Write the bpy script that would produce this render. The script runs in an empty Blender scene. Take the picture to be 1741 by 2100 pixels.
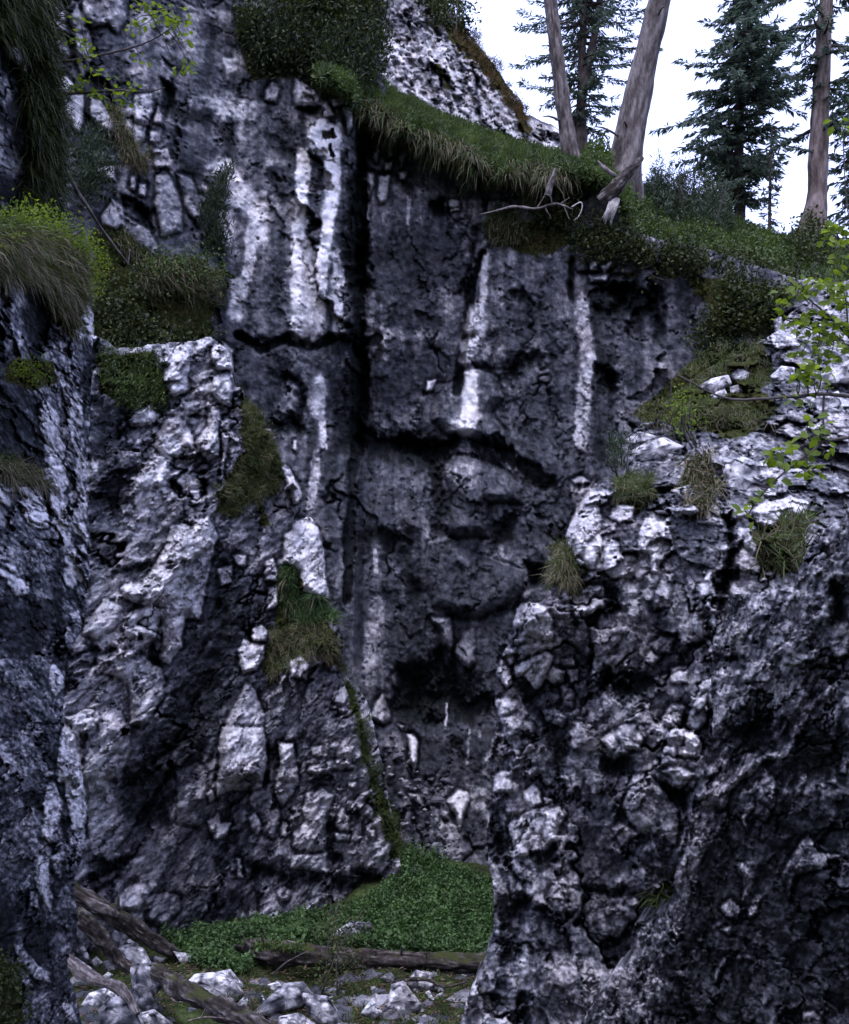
import bpy, math, random
import numpy as np
C = bpy.context
SC = C.scene
# ---------------------------------------------------------------- camera, sky, sun, exposure
FPX, CX, CY = 2358.0, 870.5, 1050.0          # focal length and centre in the 1741 x 2100 frame the layout is measured in
PITCH = math.radians(10.0)
CAMZ = 3.0
cam_data = bpy.data.cameras.new("camera")
cam = bpy.data.objects.new("camera", cam_data); C.collection.objects.link(cam)
cam.location = (0, 0, CAMZ); cam.rotation_euler = (math.radians(90) + PITCH, 0, 0)
cam_data.sensor_fit = 'VERTICAL'; cam_data.sensor_height = 36.0
cam_data.lens = 36.0 * FPX / 2100.0
cam_data.clip_start = 0.05; cam_data.clip_end = 2000
cam_data.dof.use_dof = True; cam_data.dof.focus_distance = 13.5; cam_data.dof.aperture_fstop = 8.0
SC.camera = cam
SUN_EL, SUN_AZ = math.radians(60), math.radians(188)     # azimuth clockwise from +Y (the viewing direction)
world = bpy.data.worlds.new("World"); SC.world = world; world.use_nodes = True
wn, wl = world.node_tree.nodes, world.node_tree.links
wn.clear()
sky = wn.new('ShaderNodeTexSky'); sky.sky_type = 'NISHITA'; sky.sun_disc = False
sky.sun_elevation = SUN_EL; sky.sun_rotation = SUN_AZ
sky.air_density = 1.0; sky.dust_density = 4.0; sky.ozone_density = 1.5
hs = wn.new('ShaderNodeHueSaturation'); hs.inputs['Saturation'].default_value = 1.1
tn = wn.new('ShaderNodeMix'); tn.data_type = 'RGBA'; tn.blend_type = 'MULTIPLY'; tn.inputs[0].default_value = 1.0
tn.inputs[7].default_value = (0.98, 1.0, 1.06, 1)
bg = wn.new('ShaderNodeBackground'); bg.inputs['Strength'].default_value = 0.15
wo = wn.new('ShaderNodeOutputWorld')
wl.new(sky.outputs[0], hs.inputs['Color']); wl.new(hs.outputs[0], tn.inputs[6]); ov = wn.new('ShaderNodeMix'); ov.data_type = 'RGBA'; ov.inputs[0].default_value = 0.62; ov.inputs[7].default_value = (3.45, 3.72, 6.35, 1)   # thin bright cloud over the clear sky
wl.new(tn.outputs[2], ov.inputs[6]); wl.new(ov.outputs[2], bg.inputs['Color']); wl.new(bg.outputs[0], wo.inputs['Surface'])
sun_data = bpy.data.lights.new("sun", 'SUN'); sun_data.energy = 0.9; sun_data.angle = math.radians(20); sun_data.color = (0.77, 0.82, 1.0)
sun = bpy.data.objects.new("sun", sun_data); C.collection.objects.link(sun)
sun.rotation_euler = (math.radians(90) - SUN_EL, 0, -SUN_AZ + math.pi)
SC.view_settings.view_transform = 'Standard'; SC.view_settings.look = 'None'
SC.view_settings.exposure = 1.78; SC.view_settings.gamma = 1.0
SC.cycles.max_bounces = 6; SC.cycles.diffuse_bounces = 3; SC.cycles.glossy_bounces = 2; SC.cycles.transmission_bounces = 3; SC.cycles.transparent_max_bounces = 4
SC.cycles.use_denoising = True
rng = np.random.default_rng(7); random.seed(7)
CP, SP = math.cos(PITCH), math.sin(PITCH)

def P(u, v, d):
    """point of the world seen at (u, v) of the frame, d metres along the viewing axis"""
    u = np.asarray(u, float); v = np.asarray(v, float); d = np.asarray(d, float)
    x = (u - CX) / FPX * d; y = (CY - v) / FPX * d
    return np.stack(np.broadcast_arrays(x, d * CP - y * SP, d * SP + y * CP + CAMZ), -1)

# ---------------------------------------------------------------- noise
def _h(ix, iy, s):
    n = (ix.astype(np.int64) * 374761393 + iy.astype(np.int64) * 668265263 + s * 974634757) & 0x7fffffff
    n = ((n ^ (n >> 13)) * 1274126177) & 0x7fffffff
    n = ((n ^ (n >> 11)) * 1911520717) & 0x7fffffff
    return ((n ^ (n >> 16)) & 0xffff).astype(np.float32) / 65535.0

def pn(x, y, s=0):
    x = np.asarray(x, np.float32); y = np.asarray(y, np.float32)
    ix = np.floor(x); iy = np.floor(y); fx = x - ix; fy = y - iy
    ix = ix.astype(np.int32); iy = iy.astype(np.int32)
    a = fx * fx * fx * (fx * (fx * 6 - 15) + 10); b = fy * fy * fy * (fy * (fy * 6 - 15) + 10)
    def g(i, j):
        t = _h(ix + i, iy + j, s) * 6.2831853
        return np.cos(t) * (fx - i) + np.sin(t) * (fy - j)
    n0 = g(0, 0); n1 = g(1, 0); n2 = g(0, 1); n3 = g(1, 1)
    m0 = n0 + a * (n1 - n0); m1 = n2 + a * (n3 - n2)
    return (m0 + b * (m1 - m0)) * 1.5

def fbm(x, y, s=0, o=4, r=0.5, l=2.03):
    t = 0; a = 1.0; n = 0
    for k in range(o):
        t = t + a * pn(x, y, s + k * 17); n += a; a *= r; x = x * l + 3.1; y = y * l + 1.7
    return t / n

def ridged(x, y, s=0, o=4):
    t = 0; a = 1.0; n = 0
    for k in range(o):
        t = t + a * (1 - 2 * np.abs(pn(x, y, s + k * 13))); n += a; a *= 0.5; x = x * 2.07; y = y * 2.07
    return t / n

def worley(x, y, s=0):
    x = np.asarray(x, np.float32); y = np.asarray(y, np.float32)
    ix = np.floor(x).astype(np.int32); iy = np.floor(y).astype(np.int32)
    f1 = np.full(x.shape, 9.0, np.float32); f2 = f1.copy(); cx = np.zeros_like(x); cy = np.zeros_like(x); cid = np.zeros_like(x)
    for i in (-1, 0, 1):
        for j in (-1, 0, 1):
            a = ix + i; b = iy + j
            px = a + _h(a, b, s); py = b + _h(a, b, s + 101)
            d = (px - x) ** 2 + (py - y) ** 2
            nw = d < f1
            f2 = np.where(nw, f1, np.minimum(f2, d)); f1 = np.where(nw, d, f1)
            cx = np.where(nw, x - px, cx); cy = np.where(nw, y - py, cy); cid = np.where(nw, _h(a, b, s + 202), cid)
    return np.sqrt(f1), np.sqrt(f2), cx, cy, cid

def sm(a, b, x):
    t = np.clip((x - a) / (b - a), 0, 1); return t * t * (3 - 2 * t)

def tab(u, pts):
    return np.interp(u, [p[0] for p in pts], [p[1] for p in pts])

def poly_sd(U, V, pts, closed=True):
    """signed distance to a polygon, positive inside"""
    pts = np.asarray(pts, float); n = len(pts)
    d = np.full(U.shape, 1e9); ins = np.zeros(U.shape, bool)
    for i in range(n if closed else n - 1):
        ax, ay = pts[i]; bx, by = pts[(i + 1) % n]
        ex, ey = bx - ax, by - ay; L = ex * ex + ey * ey + 1e-9
        t = np.clip(((U - ax) * ex + (V - ay) * ey) / L, 0, 1)
        d = np.minimum(d, (U - ax - t * ex) ** 2 + (V - ay - t * ey) ** 2)
        if closed:
            c = (ay > V) != (by > V)
            ins ^= c & (U < ex * (V - ay) / (ey if ey else 1e-9) + ax)
    d = np.sqrt(d)
    return np.where(ins, d, -d) if closed else d

# ---------------------------------------------------------------- mesh helpers
class MB:
    """collects geometry for ONE mesh object"""
    def __init__(s): s.v = []; s.f = []; s.n = 0; s.t = []
    def add(s, v, faces, tint=None):
        v = np.asarray(v, np.float32).reshape(-1, 3)
        for f in (faces if isinstance(faces, list) else [faces]):
            s.f.append(np.asarray(f, np.int32) + s.n)
        s.v.append(v); s.n += len(v)
        s.t.append(np.full(len(v), 0.5, np.float32) if tint is None else np.broadcast_to(np.asarray(tint, np.float32), (len(v),)))
    def build(s, name, mat, parent=None, smooth=True, attrs=None):
        me = bpy.data.meshes.new(name)
        v = np.concatenate(s.v) if s.v else np.zeros((0, 3), np.float32)
        me.vertices.add(len(v)); me.vertices.foreach_set("co", v.ravel())
        tot = np.concatenate([np.full(len(f), f.shape[1], np.int32) for f in s.f]); idx = np.concatenate([f.ravel() for f in s.f])
        me.loops.add(len(idx)); me.loops.foreach_set("vertex_index", idx)
        me.polygons.add(len(tot)); st = np.zeros(len(tot), np.int32); st[1:] = np.cumsum(tot)[:-1]
        me.polygons.foreach_set("loop_start", st)
        me.polygons.foreach_set("use_smooth", np.full(len(tot), smooth))
        a = me.attributes.new("tint", 'FLOAT', 'POINT'); a.data.foreach_set("value", np.concatenate(s.t))
        for k, w in (attrs or {}).items():
            a = me.attributes.new(k, 'FLOAT', 'POINT'); a.data.foreach_set("value", np.asarray(w, np.float32))
        me.update(calc_edges=True)
        me.materials.append(mat)
        o = bpy.data.objects.new(name, me); C.collection.objects.link(o)
        if parent: o.parent = parent; o.matrix_parent_inverse = parent.matrix_basis.inverted()
        return o

def tag(o, label, cat, group=None, kind=None):
    o['label'] = label; o['category'] = cat
    if group: o['group'] = group
    if kind: o['kind'] = kind
    return o

def empty(name, loc):
    o = bpy.data.objects.new(name, None); C.collection.objects.link(o); o.location = [float(x) for x in loc]; o.empty_display_size = 0.2
    return o

def tube(mb, pts, rad, n=8, rough=0.0, seed=0, tint=0.5, cap=True):
    pts = np.asarray(pts, float); m = len(pts); rad = np.broadcast_to(np.asarray(rad, float), (m,))
    tg = np.gradient(pts, axis=0); tg /= np.linalg.norm(tg, axis=1)[:, None] + 1e-9
    ref = np.array([0, 0, 1.0]) if abs(tg[:, 2]).mean() < 0.8 else np.array([0, 1.0, 0])
    a = np.cross(tg, ref); a /= np.linalg.norm(a, axis=1)[:, None] + 1e-9; b = np.cross(tg, a)
    th = np.linspace(0, 2 * math.pi, n, endpoint=False)
    R = rad[:, None] * np.ones(n)[None]
    if rough:
        L = np.concatenate([[0], np.cumsum(np.linalg.norm(np.diff(pts, axis=0), axis=1))])
        r0 = float(rad.mean()) + 1e-4
        xx = np.abs(th[None] - math.pi) + np.zeros((m, 1)); yy = L[:, None] / r0 + np.zeros((1, n))
        q = fbm(xx * 1.1, yy * .3, seed, 3) * .8 + ridged(xx * 3.2, yy * .22, seed + 8, 3) * .22
        if np.ndim(tint) == 0:
            tint = np.clip(.5 + fbm(xx * 4.5, yy * .35, seed + 4, 4, .65) * .9 + q * .5, 0, 1).ravel()
            if cap: tint = np.concatenate([tint, [.3, .3]])
        R = R * (1 + rough * q * 2)
    v = pts[:, None] + R[..., None] * (np.cos(th)[None, :, None] * a[:, None] + np.sin(th)[None, :, None] * b[:, None])
    i = np.arange(m - 1)[:, None] * n; j = np.arange(n)[None]; k = (j + 1) % n
    f = np.stack([i + j, i + k, i + n + k, i + n + j], -1).reshape(-1, 4)
    fs = [f]
    v = v.reshape(-1, 3)
    if cap:
        v = np.concatenate([v, pts[:1], pts[-1:]])
        jj = np.arange(n); kk = (jj + 1) % n; e = (m - 1) * n
        fs.append(np.concatenate([np.stack([kk, jj, np.full(n, m * n)], -1), np.stack([e + jj, e + kk, np.full(n, m * n + 1)], -1)]))
    mb.add(v, fs, tint)

def nrm(a): return a / (np.linalg.norm(a, axis=-1, keepdims=True) + 1e-9)

def spline(pts, n=24):
    pts = np.asarray(pts, float); m = len(pts)
    if m == 2: return pts[0] + (pts[1] - pts[0]) * np.linspace(0, 1, n)[:, None]
    t = np.linspace(0, m - 1, n); out = []
    for q in t:
        i = min(int(q), m - 2); f = q - i
        p0, p1, p2, p3 = pts[max(i - 1, 0)], pts[i], pts[i + 1], pts[min(i + 2, m - 1)]
        out.append(0.5 * (2 * p1 + (p2 - p0) * f + (2 * p0 - 5 * p1 + 4 * p2 - p3) * f * f + (3 * p1 - p0 - 3 * p2 + p3) * f ** 3))
    return np.array(out)

def blades(mb, c, d, side, L, W, tint):
    """rhombic little leaves or needles sprays: base c, direction d, sideways side"""
    c = np.asarray(c, float); N = len(c)
    L = np.broadcast_to(L, (N,))[:, None]; W = np.broadcast_to(W, (N,))[:, None]
    v = np.stack([c, c + d * L * 0.45 + side * W * 0.5, c + d * L, c + d * L * 0.45 - side * W * 0.5], 1)
    mb.add(v.reshape(-1, 3), np.arange(N * 4).reshape(N, 4), np.repeat(np.broadcast_to(tint, (N,)), 4))

def grass(mb, c, d, L, W, tint, droop=0.6):
    """bent blades of grass, three joints each"""
    c = np.asarray(c, float); N = len(c); L = np.broadcast_to(L, (N,))[:, None]; W = np.broadcast_to(W, (N,))[:, None]
    s = nrm(np.cross(d, rng.normal(size=(N, 3))))
    dr = np.array([0, 0, -1.0])[None] * (droop * rng.uniform(.3, 1.3, N))[:, None]
    p1 = c + d * L * .5 + dr * L * .12; p2 = p1 + nrm(d + dr) * L * .5
    v = np.stack([c - s * W * .5, c + s * W * .5, p1 + s * W * .35, p1 - s * W * .35, p2], 1)
    i = np.arange(N)[:, None] * 5
    mb.add(v.reshape(-1, 3), [np.concatenate([i, i + 1, i + 2, i + 3], 1), np.concatenate([i + 3, i + 2, i + 4], 1)], np.repeat(np.broadcast_to(tint, (N,)), 5))

def broad(mb, c, d, nn, L, W, tint):
    """oval leaves folded along the midrib"""
    c = np.asarray(c, float); N = len(c); L = np.broadcast_to(L, (N,))[:, None]; W = np.broadcast_to(W, (N,))[:, None]
    s = nrm(np.cross(d, nn)); n2 = nrm(np.cross(s, d))
    q = [c, c + d * L * .3 + s * W * .46 + n2 * W * .1, c + d * L * .68 + s * W * .42 + n2 * W * .08, c + d * L - n2 * W * .15, c + d * L * .5,
         c + d * L * .68 - s * W * .42 + n2 * W * .08, c + d * L * .3 - s * W * .46 + n2 * W * .1]
    i = np.arange(N)[:, None] * 7
    mb.add(np.stack(q, 1).reshape(-1, 3), np.concatenate([i + np.array([[0, 1, 2, 3, 4]]), i + np.array([[0, 4, 3, 5, 6]])]), np.repeat(np.broadcast_to(tint, (N,)), 7))

def rdir(N, up=0.0, spread=1.0):
    d = rng.normal(size=(N, 3)) * spread; d[:, 2] += up
    return nrm(d)

# ---------------------------------------------------------------- materials
def mat_new(name):
    m = bpy.data.materials.new(name); m.use_nodes = True; nt = m.node_tree; nt.nodes.clear()
    out = nt.nodes.new('ShaderNodeOutputMaterial'); return m, nt, out
def nd(nt, t, **kw):
    n = nt.nodes.new(t)
    for k, v in kw.items(): setattr(n, k, v)
    return n
def ramp(nt, stops):
    r = nt.nodes.new('ShaderNodeValToRGB'); e = r.color_ramp.elements
    while len(e) < len(stops): e.new(0.5)
    for x, (p, c) in zip(e, stops): x.position = p; x.color = (*c, 1)
    return r
def mixc(nt, fac, a, b, mode='MIX'):
    m = nd(nt, 'ShaderNodeMix', data_type='RGBA', blend_type=mode)
    for sock, val in ((m.inputs[0], fac), (m.inputs[6], a), (m.inputs[7], b)):
        if hasattr(val, 'is_linked'): nt.links.new(val, sock)
        elif isinstance(val, tuple): sock.default_value = (*val, 1)
        else: sock.default_value = val
    return m.outputs[2]
def math_n(nt, op, a, b=None, clamp=False):
    m = nd(nt, 'ShaderNodeMath', operation=op); m.use_clamp = clamp
    for s, val in zip(m.inputs, (a, b)):
        if val is None: continue
        if hasattr(val, 'is_linked'): nt.links.new(val, s)
        else: s.default_value = val
    return m.outputs[0]

def rock_mat(name, fine=22.0, warm=0.5):
    m, nt, out = mat_new(name); L = nt.links
    tc = nd(nt, 'ShaderNodeTexCoord')
    at = nd(nt, 'ShaderNodeAttribute', attribute_name='tone'); mo = nd(nt, 'ShaderNodeAttribute', attribute_name='moss'); br = nd(nt, 'ShaderNodeAttribute', attribute_name='brown')
    n1 = nd(nt, 'ShaderNodeTexNoise'); n1.inputs['Scale'].default_value = fine; n1.inputs['Detail'].default_value = 7; n1.inputs['Roughness'].default_value = 0.72
    n2 = nd(nt, 'ShaderNodeTexNoise'); n2.inputs['Scale'].default_value = 2.3; n2.inputs['Detail'].default_value = 4
    n3 = nd(nt, 'ShaderNodeTexNoise'); n3.inputs['Scale'].default_value = fine * 2.2; n3.inputs['Detail'].default_value = 5
    for n in (n1, n2, n3): L.new(tc.outputs['Object'], n.inputs['Vector'])
    k = math_n(nt, 'MULTIPLY_ADD', n1.outputs[0], 0.55); k.node.inputs[2].default_value = -0.275
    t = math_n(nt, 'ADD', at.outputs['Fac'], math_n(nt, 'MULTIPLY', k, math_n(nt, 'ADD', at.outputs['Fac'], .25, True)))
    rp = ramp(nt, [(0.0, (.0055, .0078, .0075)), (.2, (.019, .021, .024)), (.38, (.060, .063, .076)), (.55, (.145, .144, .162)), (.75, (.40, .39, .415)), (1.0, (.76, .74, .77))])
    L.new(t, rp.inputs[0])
    w = math_n(nt, 'MULTIPLY', math_n(nt, 'SUBTRACT', n2.outputs[0], 0.47, True), 3.0 * warm, True)
    col = mixc(nt, w, rp.outputs[0], mixc(nt, 1.0, rp.outputs[0], (1.12, .95, .86), 'MULTIPLY'))
    mg = ramp(nt, [(.25, (.006, .010, .003)), (.5, (.022, .034, .009)), (.75, (.055, .075, .02))]); L.new(n3.outputs[0], mg.inputs[0])
    mb_ = ramp(nt, [(.25, (.01, .008, .004)), (.5, (.032, .026, .011)), (.75, (.09, .068, .03))]); L.new(n3.outputs[0], mb_.inputs[0])
    mc = mixc(nt, br.outputs['Fac'], mg.outputs[0], mb_.outputs[0])
    mk = math_n(nt, 'MULTIPLY_ADD', n1.outputs[0], 1.6); mk.node.inputs[2].default_value = -0.8
    mm = math_n(nt, 'MULTIPLY', math_n(nt, 'ADD', math_n(nt, 'SUBTRACT', mo.outputs['Fac'], 0.35), mk), 3.0, True)
    mm = math_n(nt, 'MULTIPLY', mm, math_n(nt, 'MULTIPLY', mo.outputs['Fac'], 4.0, True))
    col = mixc(nt, mm, col, mc)
    bs = nd(nt, 'ShaderNodeBsdfPrincipled'); bs.inputs['Roughness'].default_value = 1.0; bs.inputs['Specular IOR Level'].default_value = 0.03
    bp = nd(nt, 'ShaderNodeBump'); bp.inputs['Strength'].default_value = 1.0; bp.inputs['Distance'].default_value = 0.7 / fine
    L.new(n1.outputs[0], bp.inputs['Height']); L.new(bp.outputs[0], bs.inputs['Normal'])
    L.new(col, bs.inputs['Base Color']); L.new(bs.outputs[0], out.inputs[0])
    return m

def leaf_mat(name, dark, light, trans=0.35, tcol=None):
    m, nt, out = mat_new(name); L = nt.links
    at = nd(nt, 'ShaderNodeAttribute', attribute_name='tint')
    mid = tuple(0.5 * (a + b) * 0.9 for a, b in zip(dark, light))
    rp = ramp(nt, [(0, dark), (.5, mid), (1, light)]); L.new(at.outputs['Fac'], rp.inputs[0])
    bs = nd(nt, 'ShaderNodeBsdfPrincipled'); bs.inputs['Roughness'].default_value = 0.6; bs.inputs['Specular IOR Level'].default_value = 0.25
    L.new(rp.outputs[0], bs.inputs['Base Color'])
    tr = nd(nt, 'ShaderNodeBsdfTranslucent')
    L.new(mixc(nt, 1.0, rp.outputs[0], tcol or (1.5, 1.5, .6), 'MULTIPLY'), tr.inputs[0])
    mx = nd(nt, 'ShaderNodeMixShader'); mx.inputs[0].default_value = trans
    L.new(bs.outputs[0], mx.inputs[1]); L.new(tr.outputs[0], mx.inputs[2]); L.new(mx.outputs[0], out.inputs[0])
    return m

def wood_mat(name, stops, scale=8, stretch=6.0, bump=.6, moss=False):
    m, nt, out = mat_new(name); L = nt.links
    tc = nd(nt, 'ShaderNodeTexCoord'); mp = nd(nt, 'ShaderNodeMapping'); mp.inputs['Scale'].default_value = (stretch, stretch, 1) if stretch > 0 else (1, 1, 1)
    L.new(tc.outputs['Object'], mp.inputs[0])
    n1 = nd(nt, 'ShaderNodeTexNoise'); n1.inputs['Scale'].default_value = scale; n1.inputs['Detail'].default_value = 8; n1.inputs['Roughness'].default_value = .65
    L.new(mp.outputs[0], n1.inputs['Vector'])
    ta = nd(nt, 'ShaderNodeAttribute', attribute_name='tint'); hv = math_n(nt, 'MULTIPLY_ADD', ta.outputs['Fac'], .45); L.new(math_n(nt, 'MULTIPLY', n1.outputs[0], .55), hv.node.inputs[2])
    rp = ramp(nt, stops); L.new(hv, rp.inputs[0])
    bs = nd(nt, 'ShaderNodeBsdfPrincipled'); bs.inputs['Roughness'].default_value = .95; bs.inputs['Specular IOR Level'].default_value = .2
    bp = nd(nt, 'ShaderNodeBump'); bp.inputs['Strength'].default_value = bump; bp.inputs['Distance'].default_value = .03
    L.new(n1.outputs[0], bp.inputs['Height']); L.new(bp.outputs[0], bs.inputs['Normal']); col = rp.outputs[0]
    if moss:
        ge = nd(nt, 'ShaderNodeNewGeometry'); sx = nd(nt, 'ShaderNodeSeparateXYZ'); L.new(ge.outputs['Normal'], sx.inputs[0])
        n2 = nd(nt, 'ShaderNodeTexNoise'); n2.inputs['Scale'].default_value = 4; n2.inputs['Detail'].default_value = 6; L.new(tc.outputs['Object'], n2.inputs['Vector'])
        f = math_n(nt, 'MULTIPLY', math_n(nt, 'MULTIPLY', math_n(nt, 'SUBTRACT', sx.outputs[2], .25, True), 2.5, True), math_n(nt, 'MULTIPLY', math_n(nt, 'SUBTRACT', n2.outputs[0], .5, True), 8, True))
        col = mixc(nt, f, col, (.03, .034, .01))
    L.new(col, bs.inputs['Base Color']); L.new(bs.outputs[0], out.inputs[0])
    return m

M_CLIFF = rock_mat('cliff_limestone', 9.0, .5)
M_MID = rock_mat('buttress_limestone', 13.0, .45)
M_NEAR = rock_mat('near_limestone', 24.0, .35)
M_BOULDER = rock_mat('boulder_limestone', 20.0, .3)
# ---------------------------------------------------------------- what the rock looks like, block by block
# kind tone lift  outline: b = standing block, p = pale or dark stain, d = recess, s = streak (width after the lift)
FEAT = {}
FEAT[(0, 0)] = """
p .04 0 0,0 330,0 300,120 380,500 480,900 440,1100 400,1500 230,1620 100,1500 200,1200 150,900 200,600 20,300
b .6 .2 590,60 620,-60 920,-60 900,130 830,240 770,170 640,200 600,100
b .62 .2 360,60 450,20 500,250 520,400 470,430 390,300 350,150
b .58 .2 550,30 620,170 660,350 640,480 590,560 520,380 480,150
d .04 -.3 450,-50 480,50 540,300 520,330 490,250 455,50
b .85 .2 390,560 480,540 530,620 480,670 410,630
b .72 .25 460,680 590,680 600,880 560,960 500,900 460,780
b .68 .2 640,700 720,720 820,880 800,1010 720,890 650,850
b .72 .2 960,680 1080,670 1090,800 1050,900 960,870
b .66 .2 960,880 1040,890 1030,1000 960,1030
b .62 .2 1120,760 1180,790 1150,890 1100,880
b .62 .2 1060,940 1150,930 1140,1010 1070,1020
b .68 .2 1080,1070 1200,1060 1230,1190 1110,1200
b .8 .2 670,1200 810,1190 830,1290 700,1260
b .7 .15 930,1260 970,1260 960,1370 930,1340
b .8 .15 990,1310 1040,1320 1030,1400 990,1390
b .62 .25 1110,1250 1200,1240 1290,1450 1300,1650 1160,1690 1100,1450
b .55 .2 1260,1240 1360,1260 1430,1500 1420,1620 1330,1500
b .75 .3 720,1560 800,1420 870,1480 890,1600 820,1640 730,1610
b .55 .2 880,1540 1060,1640 1130,1760 1120,1860 960,1740 860,1640
d .03 -.6 820,1370 960,1390 1060,1480 1100,1650 1040,1590 920,1500
d .05 -.4 1150,560 1260,540 1250,700 1300,800 1150,830
p .85 0 1590,420 1680,430 1690,500 1620,520
p .14 0 1230,800 1500,780 1540,900 1300,880
p .3 0 1180,950 1480,930 1540,1100 1400,1180 1240,1130
p .12 0 1230,1130 1500,1200 1440,1300 1300,1230
b .95 .15 20,340 100,320 170,400 200,480 180,590 130,480 60,430
b .75 .1 210,500 240,540 260,590 220,560
p .6 0 -60,500 60,560 90,700 50,760 -60,680
p .55 0 -60,860 70,900 60,1000 120,1060 170,1200 110,1280 -60,1200
p .5 0 140,930 180,960 170,1030 150,1010
"""
FEAT[(1, 0)] = """
p .6 0 90,60 260,80 270,200 180,220 100,140
p .85 0 200,420 290,430 300,500 240,520
p .7 0 270,330 340,400 320,480 270,440
p .8 0 60,690 250,640 330,690 400,680 470,740 440,820 340,860 350,1010 310,990 320,860 170,880 140,760
b .75 .2 500,640 560,580 610,640 580,730 500,710
b .8 .45 700,660 720,560 790,600 900,670 960,740 990,820 940,830 900,760 720,760
b .75 .3 980,700 1100,670 1110,730 990,760
b .75 .25 1040,760 1130,760 1120,900 1090,960 1070,830
d .03 -.4 690,740 760,770 880,780 990,860 1000,890 900,830 760,790
p .25 0 620,880 780,860 780,1180 560,1120 540,1030
p .92 0 790,830 900,830 910,930 880,1050 800,1060 790,930
p .97 0 920,920 1000,910 1040,980 1010,1070 920,1090 905,1020
d .03 -.2 880,950 920,945 900,1030
p .24 0 540,1190 740,1150 740,1300 700,1400 540,1380
d .05 -.15 560,1040 760,1080 1050,1120 1090,1190 900,1140 740,1110 560,1070
s .85 0 52 770,1180 770,1350 750,1560 740,1800 730,2090
s .92 0 40 980,1150 980,1350 960,1500 920,1700 870,1850 860,1950
p .97 0 930,1150 1040,1180 1020,1450 990,1520 940,1420 925,1280
s .78 0 40 1010,1800 1020,2090
p .82 0 90,1180 260,1150 330,1300 430,1400 490,1500 490,1700 450,1750 430,1600 330,1480 200,1450 220,1330 110,1270
p .85 0 180,1480 240,1500 270,1640 210,1700 160,1620
s .72 0 35 400,1620 380,1900 360,2000
p .65 0 580,1450 680,1440 700,1540 620,1540
d .02 -1.3 1200,900 1260,960 1230,1150 1190,1200 1170,1500 1230,1650 1240,1900 1230,2100 1080,2100 1070,1700 1090,1300 1110,1200 1160,1180 1170,1050
b .7 .2 1260,1120 1300,1030 1320,1080 1290,1160
b .65 .2 1370,1020 1420,1010 1410,1110 1380,1130
b .6 .2 1450,1110 1510,1040 1520,1090 1470,1200
b .88 .2 1190,1230 1270,1220 1270,1310 1240,1420 1190,1400
b .88 .2 1180,1450 1240,1440 1240,1570 1200,1590
b .88 .2 1310,1250 1390,1250 1370,1420 1320,1460 1295,1400
p .65 0 1400,1330 1440,1320 1510,1390 1490,1420 1410,1380
b .75 .15 1360,1160 1410,1150 1400,1210 1360,1210
b .75 .15 1440,1230 1520,1230 1500,1290 1450,1270
s .8 0 12 1540,1420 1520,1640
d .03 -.3 1210,1190 1400,1220 1540,1340 1400,1250 1200,1215
p .28 0 1250,1680 1741,1520 1741,2090 1260,2090
"""
FEAT[(2, 0)] = """
d .04 -.3 610,560 640,560 640,830 612,820
d .08 -.2 320,480 350,470 420,560 460,640 430,640
p .5 0 580,1290 1100,1310 1200,1420 900,1500 640,1440
b .85 .15 420,1430 490,1430 500,1500 430,1510
b .7 .2 700,1440 800,1430 900,1480 800,1500 700,1510
d .02 -.5 270,1430 390,1400 400,1530 300,1550
s .75 0 12 130,1400 130,1640
p .25 0 0,1650 560,1650 560,2088 0,2088
s .82 0 22 680,1740 680,2088
d .03 -.15 240,1700 270,1700 285,2088 262,2088
d .03 -.4 600,1600 650,1600 620,1850 560,2088 505,2088
p .55 0 600,1760 700,1740 700,1950 640,2000
b .7 .15 1420,1880 1470,1860 1480,1930 1430,1930
b .7 .15 1500,1900 1580,1850 1590,1900 1530,1960
b .65 .15 1420,1960 1560,1950 1550,2010 1430,2010
d .03 -.35 1320,1930 1741,1960 1741,1990 1340,1955
d .03 -.5 1440,2050 1741,2000 1741,2088 1440,2088
"""
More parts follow.
